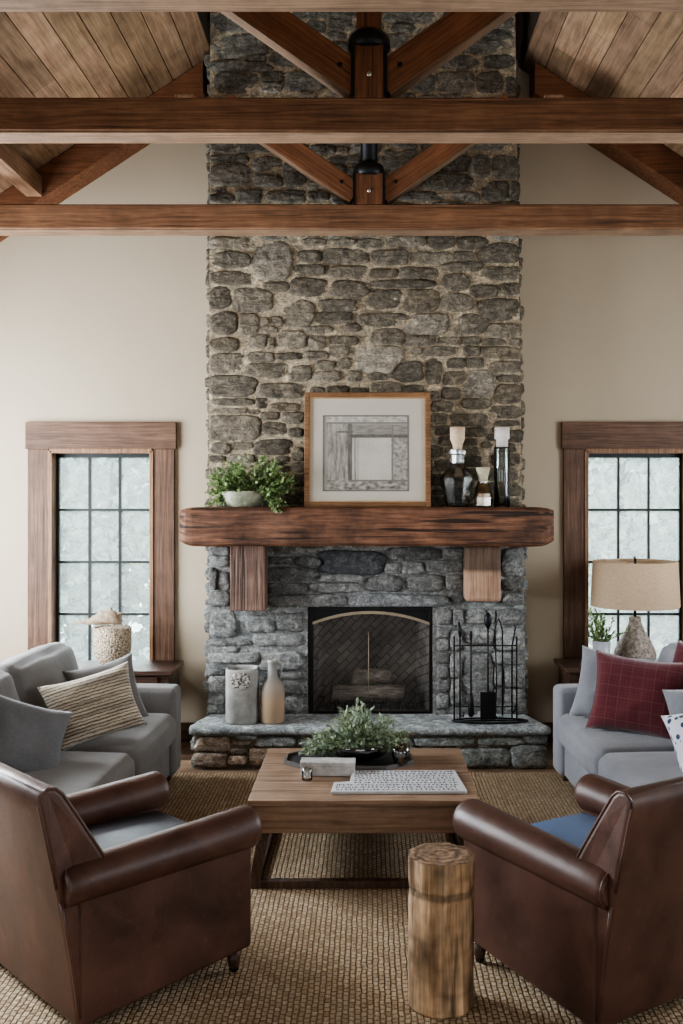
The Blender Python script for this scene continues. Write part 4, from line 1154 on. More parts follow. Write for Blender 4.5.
put_pillow('throw_pillow', 'white pillow with small blue spots at the near end of the right sofa', 0.44, 0.42, 0.15, M['spotted'], (PX(718, 4.62), 4.62, 0.59), (-0.55, -0.75, 0.3), -22, 8)

# ------------------------------------------------------------------ side tables under the windows
def side_table(label, x0, x1, y0, y1, z, nm='side_table'):
    t = thing(nm, label, 'side table', ((x0+x1)/2, (y0+y1)/2, 0), group='side tables under the windows'); hx, hy = (x1-x0)/2, (y1-y0)/2
    mb = MB(); mb.box((-hx, -hy, z-0.03), (hx, hy, z)); mb.build('tabletop', M['dark_wood'], t, bevel=0.006)
    mb = MB(); mb.box((-hx+0.03, -hy+0.03, z-0.15), (hx-0.03, hy-0.03, z-0.03)); mb.build('apron', M['dark_wood'], t, bevel=0.003)
    mb = MB(); mb.box((-hx+0.10, -hy+0.016, z-0.14), (hx-0.10, -hy+0.03, z-0.045)); d = mb.build('drawer', M['dark_wood'], t, bevel=0.002)
    mb = MB(); mb.lathe([(0.006, 0), (0.006, 0.012), (0.014, 0.02), (0.010, 0.028)], 12); mb.build('knob', M['brass'], d, (0, -hy+0.016, z-0.09), (R(90), 0, 0))
    mb = MB(); mb.box((-hx+0.04, -hy+0.04, 0.18), (hx-0.04, hy-0.04, 0.20)); mb.build('shelf', M['dark_wood'], t, bevel=0.002)
    for sx in (-1, 1):
        for sy in (-1, 1):
            mb = MB(); xa, ya = sx*(hx-0.05), sy*(hy-0.05); mb.box((xa-0.022, ya-0.022, 0), (xa+0.022, ya+0.022, z-0.15)); mb.build('leg', M['dark_wood'], t, bevel=0.003)
    return t
TLZ, TRZ = 0.60, 0.615
side_table('dark wooden side table carrying the wicker vase', -2.10, -1.30, 6.60, 7.04, TLZ)
side_table('dark wooden side table carrying the lamp and small plant', 1.30, 2.15, 6.60, 7.04, TRZ)
# wicker vase with a driftwood ornament
VY = 6.80
VS = thing('wicker_vase', 'beaded straw-coloured vase on the side table before the window', 'vase', (PX(112.5, VY), VY, TLZ))
mb = MB(); mb.lathe([(0.060, 0), (0.078, 0.012), (0.112, 0.06), (0.126, 0.12), (0.128, 0.262), (0.122, 0.268), (0.116, 0.262), (0.116, 0.12), (0.06, 0.02)], 36); mb.build('body', M['basket'], VS)
mb = MB(); zt = 0.265
mb.lathe([(0.115, 0), (0.10, 0.02), (0.0, 0.03)], 24, (0, 0, zt-0.025)); mb.build('lid', M['drift'], VS)
DR = thing('bird_ornament', 'rough carved bird-like driftwood piece perched on the wicker vase', 'ornament', (PX(112.5, VY), VY, TLZ+0.272))
mb = MB(); 
path = [(-0.27, 0, 0.016), (-0.22, 0, 0.022), (-0.16, 0, 0.028), (-0.11, 0, 0.045), (-0.05, 0.0, 0.058), (0.0, 0, 0.060), (0.035, 0, 0.045), (0.06, 0, 0.03)]
mb.tube(path, [0.003, 0.011, 0.017, 0.034, 0.046, 0.048, 0.036, 0.012], 14)
for i, v in enumerate(mb.v): mb.v[i] = tuple(Vector(v) + Vector((noise.noise(Vector(v)*30), noise.noise(Vector(v)*30 + Vector((5,0,0))), noise.noise(Vector(v)*30 + Vector((0,7,0)))))*0.010)
mb.build('body', M['drift'], DR)
for k, (a, b) in enumerate((((-0.02, 0, 0.09), (-0.01, 0, 0.125)), ((-0.06, 0, 0.085), (-0.10, 0, 0.105)), ((0.02, 0, 0.07), (0.07, 0, 0.088)))):
    mb = MB(); mb.tube([a, tuple((p+q)/2 + 0.004 for p, q in zip(a, b)), b], [0.016, 0.012, 0.004], 8); mb.build('knob', M['drift'], DR)
# lamp
LY = 6.80
LP = thing('table_lamp', 'table lamp with pebbled gourd base and tan drum shade', 'lamp', (PX(635, LY), LY, TRZ))
zs0 = PZ(606, LY) - TRZ; zs1 = PZ(561, LY) - TRZ
mb = MB(); mb.lathe([(0.085, 0), (0.115, 0.01), (0.14, 0.045), (0.142, 0.075), (0.125, 0.12), (0.098, 0.17), (0.070, 0.22), (0.050, 0.262), (0.040, 0.292), (0.040, 0.315), (0.034, 0.322)], 36); mb.build('base', M['lamp_base'], LP)
mb = MB(); mb.lathe([(0.010, 0), (0.010, zs1-0.32+0.02)], 10, (0, 0, 0.32)); mb.tube([(-0.005, 0, zs1+0.02-0.0), (0, 0, zs1+0.034)], 0.006, 8); st_ = mb.build('stem', M['black'], LP)
mb = MB(); rb, rt = 43.5*LY/F, 41.5*LY/F
mb.lathe([(rb, zs0), (rb+0.001, zs0+0.012), (rt+0.001, zs1-0.01), (rt, zs1), (rt-0.004, zs1), (rb-0.004, zs0), (rb, zs0)], 64)
# lathe() caps the ends; drop them so the drum stays open
mb.f = [f for f in mb.f if len(f) <= 4]; mb.sm = mb.sm[:len(mb.f)]
sh = mb.build('lamp_shade', M['shade'], LP)
mb = MB()
for k in range(3):
    a = 2*pi*k/3; mb.tube([(0, 0, zs1-0.005), ((rt-0.004)*cos(a), (rt-0.004)*sin(a), zs1-0.005)], 0.003, 6)
mb.build('shade_ring', M['brass'], sh)
# potted sprigs
def sprig(mbl, mbs, base, tip, nleaf, L, W, spread=0.6, rg=random):
    base, tip = Vector(base), Vector(tip); mid = (base+tip)/2 + Vector((rg.uniform(-1, 1), rg.uniform(-1, 1), 0))*0.1*(tip-base).length
    P = []
    for k in range(7):
        t = k/6; P.append(base*(1-t)**2 + mid*2*t*(1-t) + tip*t*t)
    mbs.tube(P, [0.0022*(1-0.6*k/6) for k in range(7)], 5)
    for k in range(nleaf):
        t = 0.15 + 0.85*(k+1)/nleaf; p = base*(1-t)**2 + mid*2*t*(1-t) + tip*t*t
        d = (tip-base).normalized() + Vector((rg.uniform(-1, 1), rg.uniform(-1, 1), rg.uniform(-0.6, 0.8)))*spread*1.4
        g = rg.uniform(0.55, 1.35); mbl.cur = (g, g*rg.uniform(0.95, 1.05), g*rg.uniform(0.8, 1.1))
        mbl.leaf(p, d, Vector((rg.uniform(-1, 1), rg.uniform(-1, 0.2), rg.uniform(0.2, 1))), L*rg.uniform(0.7, 1.2), W*rg.uniform(0.8, 1.2))
PP = thing('potted_plant', 'leafy sprigs in a plain grey cylinder pot beside the lamp', 'plant', (PX(601.5, 6.66), 6.66, TRZ))
mb = MB(); mb.lathe([(0.054, 0), (0.056, 0.004), (0.060, 0.178), (0.055, 0.178), (0.053, 0.16)], 28); mb.build('pot', M['grey_pot'], PP)
ml, ms = MB(), MB()
for k in range(20):
    a = random.uniform(0, 2*pi); r = random.uniform(0.02, 0.105); 
    sprig(ml, ms, (0.02*cos(a), 0.02*sin(a), 0.15), (r*cos(a)*1.05, r*sin(a)*0.8, 0.18 + random.uniform(0.03, 0.21)), 16, 0.032, 0.016)
sprig(ml, ms, (0.02, 0, 0.16), (0.15, -0.02, 0.24), 14, 0.03, 0.014)
fo = ml.build('leaves', M['leaf'], PP); ms.build('stems', M['stem'], PP)

# ------------------------------------------------------------------ things on the mantel
# planter
MY = 6.63
PL = thing('mantel_planter', 'trailing green plant in a mossy stone bowl on the mantel', 'plant', (PX(248, MY), MY, ZM))
mb = MB(); mb.lathe([(0.085, 0), (0.105, 0.006), (0.14, 0.05), (0.152, 0.098), (0.146, 0.108), (0.136, 0.098), (0.12, 0.07), (0.0, 0.07)], 32, (-0.03, 0, 0), wob=lambda a, z: 1+0.03*sin(3*a+z*30)); mb.build('bowl', M['planter'], PL)
ml, ms = MB(), MB()
rg = random.Random(4)
for k in range(190):
    a = rg.uniform(0, 2*pi); u = rg.uniform(-1, 1)
    tx = u*0.25 + (0.06 if u > 0 else 0); ty = rg.uniform(-0.15, 0.12); top = 0.35 - 0.15*abs(u)**1.6 + (0.03 if 0 < u < 0.4 else 0)
    tz = rg.uniform(0.09, top)
    sprig(ml, ms, (rg.uniform(-0.1, 0.1), rg.uniform(-0.06, 0.06), 0.09), (tx, ty, tz), 15, 0.030, 0.026, 0.9, rg)
for k in range(34):   # trailing over the rim and the shelf edge
    u = rg.uniform(0.10, 0.26) if k % 2 else rg.uniform(-0.26, -0.14)
    z = rg.uniform(0.0, 0.09) + 0.004
    if 0.16 < u < 0.25 and k % 3 == 0: z = -0.02; ty = -0.15
    else: ty = rg.uniform(-0.12, 0.0)
    sprig(ml, ms, (u*0.5, -0.06, 0.11), (u, ty, max(z, 0.01) if z > -0.01 else z), 14, 0.026, 0.022, 0.8, rg)
def keep_front(m_, o_):  # nothing may reach into the stones behind
    for i, v in enumerate(m_.v):
        y = v[1]; 
        if y > 0.115: y = 0.115 - 0.2*(y-0.115)
        z = max(v[2], 0.004) if y > -0.125 else v[2]
        m_.v[i] = (v[0], y, z)
keep_front(ml, None); keep_front(ms, None)
ml.build('foliage', M['leaf'], PL); ms.build('stems', M['stem'], PL)
# framed picture, leaning
fw, fh = 127*6.6/F, 116*6.6/F
PF = thing('framed_picture', 'square wood-framed charcoal drawing leaning on the mantel', 'picture', (PX(367.5, 6.6), 6.60, ZM+0.001), (R(-4), 0, 0))
b_ = 0.034; dd = 0.028
for nm, lo, hi, mt in (('side_rail', (-fw/2, 0, 0), (-fw/2+b_, dd, fh), 'frame'), ('side_rail', (fw/2-b_, 0, 0), (fw/2, dd, fh), 'frame'), ('bottom_rail', (-fw/2+b_, 0, 0), (fw/2-b_, dd, b_), 'frame'), ('top_rail', (-fw/2+b_, 0, fh-b_), (fw/2-b_, dd, fh), 'frame')):
    mb = MB(); mb.box(lo, hi); mb.build(nm, M[mt], PF, bevel=0.004)
mb = MB(); c_ = 0.007
for lo, hi in (((-fw/2+b_, 0.004, b_), (-fw/2+b_+c_, 0.02, fh-b_)), ((fw/2-b_-c_, 0.004, b_), (fw/2-b_, 0.02, fh-b_)), ((-fw/2+b_+c_, 0.004, b_), (fw/2-b_-c_, 0.02, b_+c_)), ((-fw/2+b_+c_, 0.004, fh-b_-c_), (fw/2-b_-c_, 0.02, fh-b_))): mb.box(lo, hi)
mb.build('gilt_slip', M['frame_gold'], PF)
mb = MB(); mb.box((-fw/2+b_, 0.014, b_), (fw/2-b_, 0.024, fh-b_)); mb.build('mat_board', M['mat_board'], PF)
ax0, ax1 = PX(322.5, 6.6)-PX(367.5, 6.6), PX(409, 6.6)-PX(367.5, 6.6); az0, az1 = (507-491)*6.6/F, (507-414)*6.6/F
mb = MB(); NU, NV = 150, 136
def art(u, v):
    nz = lambda a, b, s=0: noise.noise(Vector((u*a + s, v*b, s*1.7)))
    g = 0.40 + 0.10*nz(6, 6, 1) + 0.08*nz(30, 30, 2)
    if u < 0.022 or v > 0.985 or u > 0.985 or v < 0.02: return 0.10 + 0.06*nz(40, 40, 9)
    if u < 0.045: return 0.22
    left = u < 0.30
    if left: g = 0.24 + 0.20*nz(34, 4, 3) + 0.12*nz(60, 18, 4)
    if 0.29 < u < 0.345: g = 0.075 + 0.08*nz(50, 6, 5)
    if v > 0.90: g = 0.40 + 0.22*nz(22, 34, 6)
    if 0.885 < v < 0.905 and u > 0.05: g = 0.13
    if 0.74 < v < 0.88 and u > 0.345: g = 0.20 + 0.14*nz(10, 60, 7)
    if 0.70 < v < 0.745 and u > 0.30: g = 0.06 + 0.05*nz(30, 30, 8)
    if v < 0.70 and 0.345 < u < 0.80:
        g = 0.46 + 0.12*nz(5, 5, 9) + 0.06*nz(50, 30, 3)
        if 0.40 < u < 0.415: g *= 0.6
        if 0.36 < u < 0.39: g = 0.25 + 0.15*nz(60, 8, 2)
    if u >= 0.80 and v < 0.70: g = 0.27 + 0.22*nz(26, 26, 4) + 0.1*nz(60, 60, 5)
    if 0.80 < u < 0.815 and v < 0.88: g = 0.12
    if abs(v - 0.78) < 0.012 and 0.16 < u < 0.36: g = 0.07
    if v < 0.14: g = 0.22 + 0.30*nz(20, 30, 6)
    if 0.13 < v < 0.15 and u > 0.3: g = 0.12
    return g
ids = {}
for i in range(NU+1):
    for j in range(NV+1):
        u, v = i/NU, j/NV; g = max(0.05, min(0.6, 0.07 + art(u, v)*0.85)); mb.cur = (g, g*0.93, g*0.82)
        ids[(i, j)] = mb.vert((ax0 + (ax1-ax0)*u, 0.0125, az0 + (az1-az0)*v))
for i in range(NU):
    for j in range(NV): mb.face((ids[(i, j)], ids[(i+1, j)], ids[(i+1, j+1)], ids[(i, j+1)]))
mb.build('print', M['art'], PF)
# bottles
def octo(mb, prof, n=10, c=(0, 0, 0)): return mb.lathe(prof, n, c, facet=True)
DC = thing('glass_decanter', 'large faceted smoky glass decanter with tan cork on the mantel', 'decanter', (PX(457.5, MY), MY, ZM))
mb = MB(); octo(mb, [(0.072, 0), (0.078, 0.006), (0.116, 0.19), (0.112, 0.205), (0.056, 0.262), (0.046, 0.29), (0.046, 0.345), (0.058, 0.352), (0.058, 0.378), (0.044, 0.382), (0.038, 0.38), (0.037, 0.30), (0.05, 0.262), (0.108, 0.20), (0.110, 0.19), (0.070, 0.016)], 10); mb.build('bottle_body', M['dark_glass'], DC)
mb = MB(); mb.lathe([(0.030, 0.383), (0.032, 0.41), (0.046, 0.445), (0.048, 0.45), (0.050, 0.53)], 20); mb.build('cork', M['cork'], DC)
FL = thing('glass_flask', 'small amber faceted flask with flared pale cork between two bottles', 'flask', (PX(483, MY-0.05), MY-0.05, ZM))
mb = MB(); octo(mb, [(0.050, 0), (0.062, 0.012), (0.066, 0.065), (0.060, 0.095), (0.045, 0.14), (0.036, 0.16), (0.036, 0.17), (0.030, 0.165), (0.038, 0.14), (0.055, 0.09), (0.058, 0.02)], 8); mb.build('bottle_body', M['amber_glass'], FL)
mb = MB(); mb.lathe([(0.030, 0.171), (0.033, 0.20), (0.048, 0.262)], 20); mb.build('cork', M['pale_cork'], FL)
TB = thing('tall_bottle', 'tall slim cylindrical glass bottle with white stopper on the mantel', 'bottle', (PX(502, MY+0.02), MY+0.02, ZM))
mb = MB(); mb.lathe([(0.050, 0), (0.054, 0.006), (0.054, 0.385), (0.048, 0.40), (0.044, 0.40), (0.049, 0.38), (0.049, 0.01)], 24); mb.build('bottle_body', M['dark_glass'], TB)
mb = MB(); mb.lathe([(0.040, 0.401), (0.040, 0.45), (0.050, 0.455), (0.050, 0.53)], 20); mb.build('stopper', M['white_cork'], TB)

# ------------------------------------------------------------------ on the hearth
HT = HZ + 0.001
hy = 6.58
CR = thing('stoneware_crock', 'wide grey stoneware crock with crackled patch on the hearth', 'crock', (PX(242.5, hy), hy, HT))
mb = MB(); Hc = 0.355; Wc = 16.8*hy/F
mb.lathe([(Wc*0.96, 0), (Wc, 0.01), (Wc*1.0, Hc-0.02), (Wc*0.97, Hc-0.004), (Wc*0.90, Hc), (Wc*0.88, Hc-0.01), (Wc*0.86, 0.1), (0, 0.09)], 40, wob=lambda a, z: (abs(cos(a))**3.5+abs(sin(a))**3.5)**(-1/3.5)*0.96); mb.build('body', M['crock'], CR)
mb = MB(); 
ids = {}
for i in range(15):
    for j in range(9):
        u = -0.062 + 0.124*i/14; v = Hc-0.125 + 0.105*j/8
        e = ((u/0.062)**2 + ((v-(Hc-0.07))/0.055)**2)
        q = Wc*0.96*(1 - (abs(u)/(Wc*0.96))**3.5)**(1/3.5)
        ids[(i, j)] = mb.vert((u, -q - (0.006 + 0.005*noise.noise(Vector((u*60, v*60, 0))) if e < 1.1 else -0.004), v))
for i in range(14):
    for j in range(8): mb.face((ids[(i, j)], ids[(i+1, j)], ids[(i+1, j+1)], ids[(i, j+1)]), True)
mb.build('crackle_patch', M['crock_crust'], CR, label='crackled white and brown glaze patch')
SB = thing('stoneware_bottle', 'tan and grey stoneware bottle standing next to the crock', 'bottle', (PX(272.5, hy-0.02), hy-0.02, HT))
mb = MB(); mb.lathe([(0.074, 0), (0.079, 0.01), (0.079, 0.20), (0.072, 0.235), (0.050, 0.275), (0.034, 0.305), (0.030, 0.34), (0.028, 0.385), (0.034, 0.392), (0.034, 0.408), (0.024, 0.41), (0.022, 0.36)], 32, wob=lambda a, z: 1+0.012*sin(2*a+z*9)); mb.build('body', M['stoneware'], SB)
mb = MB(); mb.tube([(0.030, 0, 0.375), (0.052, 0, 0.385), (0.058, 0, 0.35), (0.052, 0, 0.30), (0.045, 0, 0.27)], 0.007, 8); mb.build('handle', M['stoneware'], SB)
# fireplace tools: stands and tools
ty = 6.56
def ring_path(rx, ry, z, n=28): return [(rx*cos(2*pi*k/n), ry*sin(2*pi*k/n), z) for k in range(n+1)]
TS = thing('fireplace_tool_stand', 'black iron tool stand with oval floor ring on the hearth', 'tool stand', (PX(490, ty), ty, HT))
mb = MB(); rx, ry = 0.245, 0.075
mb.tube(ring_path(rx, ry, 0.008), 0.0065, 6, caps=False); mb.tube([(-rx, 0, 0.008), (rx, 0, 0.008)], 0.006, 6); mb.build('base_ring', M['black'], TS)
for x, h in ((-0.235, 0.56), (0.235-0.06, 0.56)):
    mb = MB(); mb.tube([(x, 0, 0.008), (x, 0, h)], 0.0055, 6); mb.build('post', M['black'], TS)
mb = MB(); mb.tube([(-0.235, 0.0, 0.50), (0.175, 0.0, 0.50)], 0.005, 6); mb.tube([(-0.235, 0.0, 0.10), (0.175, 0.0, 0.10)], 0.004, 6); mb.build('cross_bar', M['black'], TS)
def tool(name, label, px, parts, y=ty-0.022):
    t = thing(name, label, 'fire tool', (PX(px, y), y, HT), group='fireplace tools'); 
    for nm, fn in parts:
        mb = MB(); fn(mb); mb.build(nm, M['black'], t, bevel=0)
    return t
loop = lambda z0, w, h: [(w*sin(a), 0, z0 + h*(1-cos(a))/2) for a in [2*pi*k/20 for k in range(21)]]
tool('fire_poker', 'slim iron poker nearest the firebox on the tool stand', 460,
     [('shaft', lambda m: m.tube([(0, 0, 0.03), (0, 0, 0.56)], 0.0055, 6)), ('handle', lambda m: m.tube([(0, 0, 0.56), (0, 0, 0.60), (-0.008, 0, 0.66)], [0.008, 0.014, 0.006], 8)), ('hook', lambda m: m.tube([(0, 0, 0.05), (0.02, 0, 0.04), (0.028, 0, 0.07)], 0.005, 6))])
tool('fire_brush', 'iron hearth brush with dark bristles hanging on the stand', 471,
     [('shaft', lambda m: m.tube([(0, 0, 0.16), (0, 0, 0.58)], 0.0055, 6)), ('bristles', lambda m: m.lathe([(0.014, 0.04), (0.022, 0.06), (0.016, 0.17), (0.006, 0.19)], 12)), ('handle', lambda m: m.tube([(0, 0, 0.54), (0, 0, 0.58), (0, 0, 0.60)], [0.008, 0.011, 0.004], 8))])
tool('fire_shovel', 'iron ash shovel with round dark handle top, middle of the tools', 488,
     [('shaft', lambda m: m.tube([(0, 0, 0.20), (0, 0, 0.62)], 0.0055, 6)), ('handle', lambda m: m.lathe([(0.006, 0.61), (0.020, 0.64), (0.026, 0.675), (0.020, 0.705), (0.004, 0.72)], 14)), ('blade', lambda m: m.box((-0.05, -0.004, 0.02), (0.05, 0.004, 0.20)))])
tool('fire_tongs', 'tall iron tongs with open loop handle on the tool stand', 498.5,
     [('loop_handle', lambda m: m.tube([(-0.022, 0, 0.52), (-0.026, 0, 0.60), (-0.012, 0, 0.66), (0, 0, 0.68), (0.012, 0, 0.66), (0.026, 0, 0.60), (0.026, 0, 0.05)], 0.0055, 6)), ('jaw', lambda m: m.tube([(-0.022, 0, 0.53), (-0.012, 0, 0.30), (-0.02, 0, 0.05), (0.0, 0, 0.03)], 0.005, 6))], ty-0.04)
tool('fire_poker', 'hooked iron poker at the outer end of the tool stand', 512,
     [('shaft', lambda m: m.tube([(0, 0, 0.03), (0, 0, 0.50), (0.012, 0, 0.56), (0.022, 0, 0.62), (0.015, 0, 0.64)], 0.0055, 6)), ('tip', lambda m: m.tube([(0, 0, 0.06), (0.018, 0, 0.08), (0.024, 0, 0.12)], [0.005, 0.005, 0.002], 6))])

# ------------------------------------------------------------------ on the coffee table
TY = 5.10
TR = thing('serving_tray', 'dark octagonal tray with grey rim on the coffee table', 'tray', (PX(349, TY), TY, TT))
def octp(rx, ry, c=0.36): return [(-rx, -ry*c), (-rx*(1-0.42), -ry), (rx*(1-0.42), -ry), (rx, -ry*c), (rx, ry*c), (rx*(1-0.42), ry), (-rx*(1-0.42), ry), (-rx, ry*c)]
o1, o2 = octp(0.325, 0.185), octp(0.313, 0.176)
mb = MB(); mb.prism(octp(0.315, 0.178), 2, 0.0, 0.010); mb.build('tray_base', M['tray'], TR)
mb = MB(); n = 8
A0 = [mb.vert((*p, 0.0)) for p in o1]; A1 = [mb.vert((*p, 0.022)) for p in o1]; B1 = [mb.vert((*p, 0.022)) for p in o2]; B0 = [mb.vert((*p, 0.008)) for p in o2]
for k in range(n):
    j = (k+1) % n; mb.face((A0[k], A0[j], A1[j], A1[k])); mb.face((A1[k], A1[j], B1[j], B1[k])); mb.face((B1[k], B1[j], B0[j], B0[k]))
mb.build('rim', M['tray_rim'], TR)
PB = thing('table_greenery', 'bushy sage-green plant arrangement in a glass bowl on the tray', 'plant', (PX(360, TY), TY+0.02, TT+0.011))
mb = MB(); mb.lathe([(0.07, 0), (0.10, 0.004), (0.145, 0.04), (0.165, 0.085), (0.160, 0.088), (0.14, 0.045), (0.095, 0.010), (0, 0.008)], 32); mb.build('bowl', M['clear_glass'], PB)
mb = MB(); mb.lathe([(0.088, 0.012), (0.125, 0.045), (0.13, 0.055), (0, 0.06)], 24); mb.build('soil', M['soil'], PB)
ml, ms = MB(), MB(); rg = random.Random(9)
for k in range(230):
    u = rg.uniform(-1, 1); ty_ = rg.uniform(-0.16, 0.13); tp = 0.265 - 0.15*abs(u)**1.8 - (0.06 if u < -0.55 else 0)
    tz = rg.uniform(0.05, tp); sprig(ml, ms, (rg.uniform(-0.08, 0.08), rg.uniform(-0.05, 0.05), 0.05), (u*0.27 - 0.02, ty_, tz), 14, 0.032, 0.015, 0.8, rg)
for k in range(40):
    u = rg.uniform(-0.30, -0.12); sprig(ml, ms, (-0.08, 0, 0.05), (u, rg.uniform(-0.1, 0.08), rg.uniform(0.02, 0.08)), 12, 0.026, 0.011, 0.8, rg)
sprig(ml, ms, (0, 0, 0.1), (-0.02, 0, 0.285), 14, 0.03, 0.012, 0.7, rg)
for m_ in (ml, ms):
    for i, v in enumerate(m_.v): m_.v[i] = (v[0], v[1], max(v[2], 0.026))
ml.build('foliage', M['sage'], PB); ms.build('stems', M['stem'], PB)
GB = thing('glass_votive', 'small clear glass cup at the edge of the tray greenery', 'glass cup', (PX(400, TY), TY-0.10, TT+0.011))
mb = MB(); mb.lathe([(0.028, 0), (0.034, 0.004), (0.046, 0.05), (0.048, 0.095), (0.045, 0.095), (0.042, 0.05), (0.03, 0.008), (0, 0.007)], 24); mb.build('cup', M['clear_glass'], GB)
WB = thing('white_box', 'low white marbled gift box beside the tray', 'box', (PX(328, 4.85), 4.865, TT), (0, 0, R(-1)))
mb = MB(); mb.box((-0.130, -0.045, 0.0), (0.130, 0.045, 0.060)); mb.build('body', M['white_box'], WB, bevel=0.005)
mb = MB(); mb.box((-0.133, -0.048, 0.046), (0.133, 0.048, 0.068)); mb.build('lid', M['white_box'], WB, bevel=0.004)
mb = MB(); mb.lathe([(0.020, 0.0), (0.026, 0.006), (0.026, 0.05), (0.018, 0.058), (0.012, 0.060), (0, 0.060)], 18)
o = mb.build('glass_jar', M['clear_glass'], None, (PX(307, 4.75), 4.755, TT)); tag(o, 'tiny clear glass jar in front of the white box', 'jar')
WD = thing('printed_board', 'flat white board covered in small dark lettering-like marks', 'board', (0.135, 4.70, TT), (0, 0, R(0.5)))
mb = MB(); P = [(-0.31, -0.175), (0.30, -0.172), (0.31, -0.155), (0.285, 0.172), (-0.215, 0.172), (-0.225, -0.01), (-0.30, -0.03)]
mb.prism(P, 2, 0.0, 0.016); mb.build('board', M['white_board'], WD, bevel=0.004)
mb = MB(); rg = random.Random(2)
for r in range(9):
    yy = -0.148 + r*0.0365; xl = -0.285 if yy < -0.04 else -0.20; x = xl
    while x < 0.268:
        w = rg.uniform(0.007, 0.016); kind = rg.random()
        def bar(a, b, t): mb.beam((*a, 0.0163), (*b, 0.0163), t, 0.0008)
        if kind < 0.3: bar((x, yy-0.010), (x, yy+0.010), 0.0068); bar((x, yy), (x+w, yy), 0.005)
        elif kind < 0.6: bar((x, yy+0.008), (x+w, yy+0.008), 0.0068); bar((x+w/2, yy-0.011), (x+w/2, yy+0.008), 0.005)
        elif kind < 0.8: bar((x, yy-0.009), (x+w, yy+0.009), 0.0055)
        else: bar((x, yy-0.008), (x+w, yy-0.008), 0.0068); bar((x, yy+0.006), (x+w*0.7, yy+0.006), 0.005)
        x += w + rg.uniform(0.005, 0.011)
mb.build('dark_marks', M['ink'], WD)

# ------------------------------------------------------------------ outdoors
mb = MB(); mb.box((-30, YW+0.17, -0.5), (30, 45, -0.42)); struct(mb.build('ground', M['ground']))
rg = random.Random(21)
tl = [(-3.05, 12.0), (-5.8, 12.0), (-4.4, 15.0), (-1.7, 15.0), (-7.2, 15.0), (3.05, 12.0), (5.8, 12.0), (4.4, 15.0), (1.7, 15.0), (7.2, 15.0)]
labs = ['pale leafy tree straight outside the window with the wicker vase', 'pale tree standing next along from the vase window, away from the fireplace', 'farther pale tree seen past the nearest one in the vase window', 'farther pale tree outside, behind the chimney wall on the vase side', 'farthest pale tree along from the vase window',
        'pale leafy tree straight outside the window with the lamp', 'pale tree standing next along from the lamp window, away from the fireplace', 'farther pale tree seen past the nearest one in the lamp window', 'farther pale tree outside, behind the chimney wall on the lamp side', 'farthest pale tree along from the lamp window']
for (x, y), lab in zip(tl, labs):
    t = thing('outdoor_tree', lab, 'tree', (x, y, -0.42), group='pale trees outside the windows')
    mb = MB(); mb.tube([(0, 0, 0), (0.05, 0, 1.2), (0, 0.05, 2.4), (0.05, 0, 3.2)], [0.16, 0.12, 0.09, 0.03], 8); mb.build('trunk', M['trunk'], t)
    mb = MB()
    for k in range(2600):
        a = rg.uniform(0, 2*pi); q = rg.random()**0.5; zz = rg.uniform(0.35, 3.6); R_ = 1.22*(1 - 0.10*zz/4)
        p = Vector((R_*q*cos(a), R_*q*sin(a), zz)); g = rg.uniform(0.55, 1.3); mb.cur = (g, g, g*rg.uniform(0.9, 1.1))
        mb.leaf(p, (rg.uniform(-1, 1), rg.uniform(-1, 1), rg.uniform(-1, 0.5)), (rg.uniform(-1, 1), -1, rg.uniform(-0.5, 1)), rg.uniform(0.12, 0.24), rg.uniform(0.08, 0.15))
    mb.build('foliage', M['tree'], t)

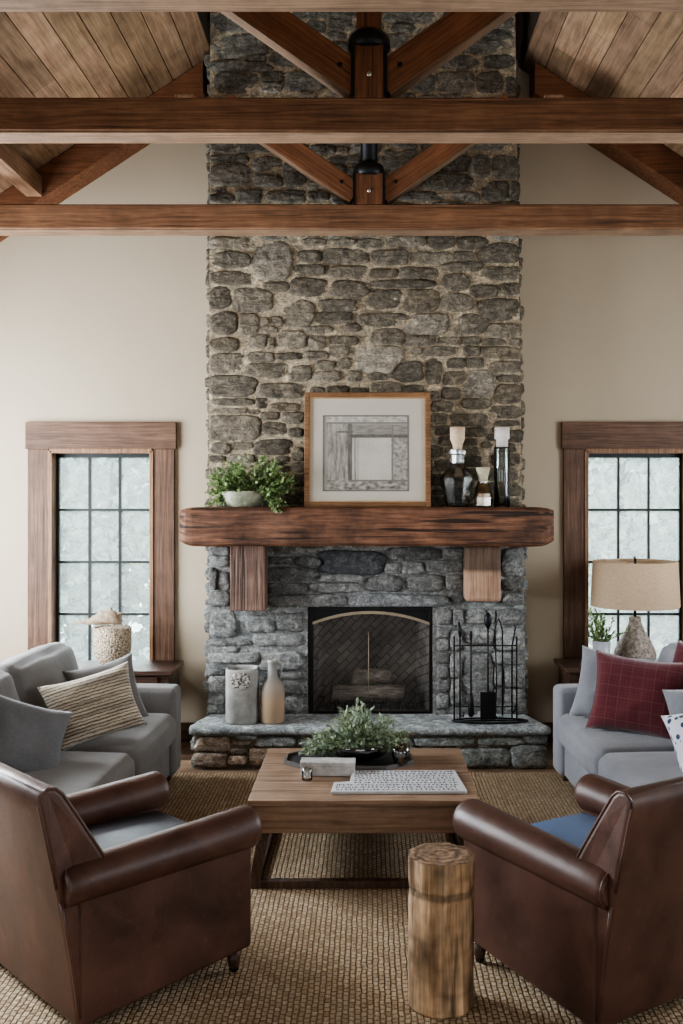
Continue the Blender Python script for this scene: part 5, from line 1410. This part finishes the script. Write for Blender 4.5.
# ------------------------------------------------------------------ light
W = bpy.data.worlds.new('world'); SC.world = W; W.use_nodes = True
bg = W.node_tree.nodes['Background']; bg.inputs['Color'].default_value = (0.80, 0.90, 1.0, 1); bg.inputs['Strength'].default_value = 1.55
def area(name, loc, rot, sx, sy, power, col, spread=180):
    l = bpy.data.lights.new(name, 'AREA'); l.shape = 'RECTANGLE'; l.size = sx; l.size_y = sy; l.energy = power; l.color = col; l.spread = R(spread)
    o = bpy.data.objects.new(name, l); COL.objects.link(o); o.location = loc; o.rotation_euler = rot; return o
cool = (0.90, 0.95, 1.0); soft = (1.0, 0.88, 0.76)
for (w0, w1, z0, z1), pw in zip(LW, (30, 360)): area('daylight_left', (-XS-0.16, (w0+w1)/2, (z0+z1)/2), (0, R(-90), 0), z1-z0, w1-w0, pw, cool)  # area lamps added behind the unseen left windows, the inferred key light
for (w0, w1, z0, z1), pw in zip(RW, (36, 95)): area('added_fill_right', (XS+0.16, (w0+w1)/2, (z0+z1)/2), (0, R(90), 0), z1-z0, w1-w0, pw, cool)  # area lamps added as fill; the right windows are made up for them
area('added_fill_rear', (0, YB-0.16, 1.55), (R(90), 0, 0), 4.0, 2.1, 34, soft)  # warm fill lamp added behind an unseen rear window
sl = bpy.data.lights.new('soft_sky_light', 'SUN'); sl.energy = 34.0; sl.angle = R(60); sl.color = (0.9, 0.95, 1.0)
so = bpy.data.objects.new('soft_sky_light', sl); COL.objects.link(so); so.location = (0, 12, 8); so.rotation_euler = (R(-54), 0, R(30))

# ------------------------------------------------------------------ camera
cam = bpy.data.cameras.new('camera'); co = bpy.data.objects.new('camera', cam); COL.objects.link(co)
cam.sensor_width = 36; cam.sensor_fit = 'AUTO'; cam.lens = F*36/1024
cam.shift_x = -(369-341.5)/1024; cam.shift_y = -(512-497)/1024
co.location = (0, 0, ZC); co.rotation_euler = (R(90), 0, 0); cam.clip_start = 0.05; cam.clip_end = 200
SC.camera = co
SC.view_settings.view_transform = 'AgX'; SC.view_settings.look = 'AgX - Medium High Contrast'; SC.view_settings.exposure = 0.14
SC.cycles.max_bounces = 8; SC.cycles.diffuse_bounces = 5; SC.cycles.transparent_max_bounces = 12
SC.cycles.caustics_reflective = False; SC.cycles.caustics_refractive = False; SC.cycles.sample_clamp_indirect = 6
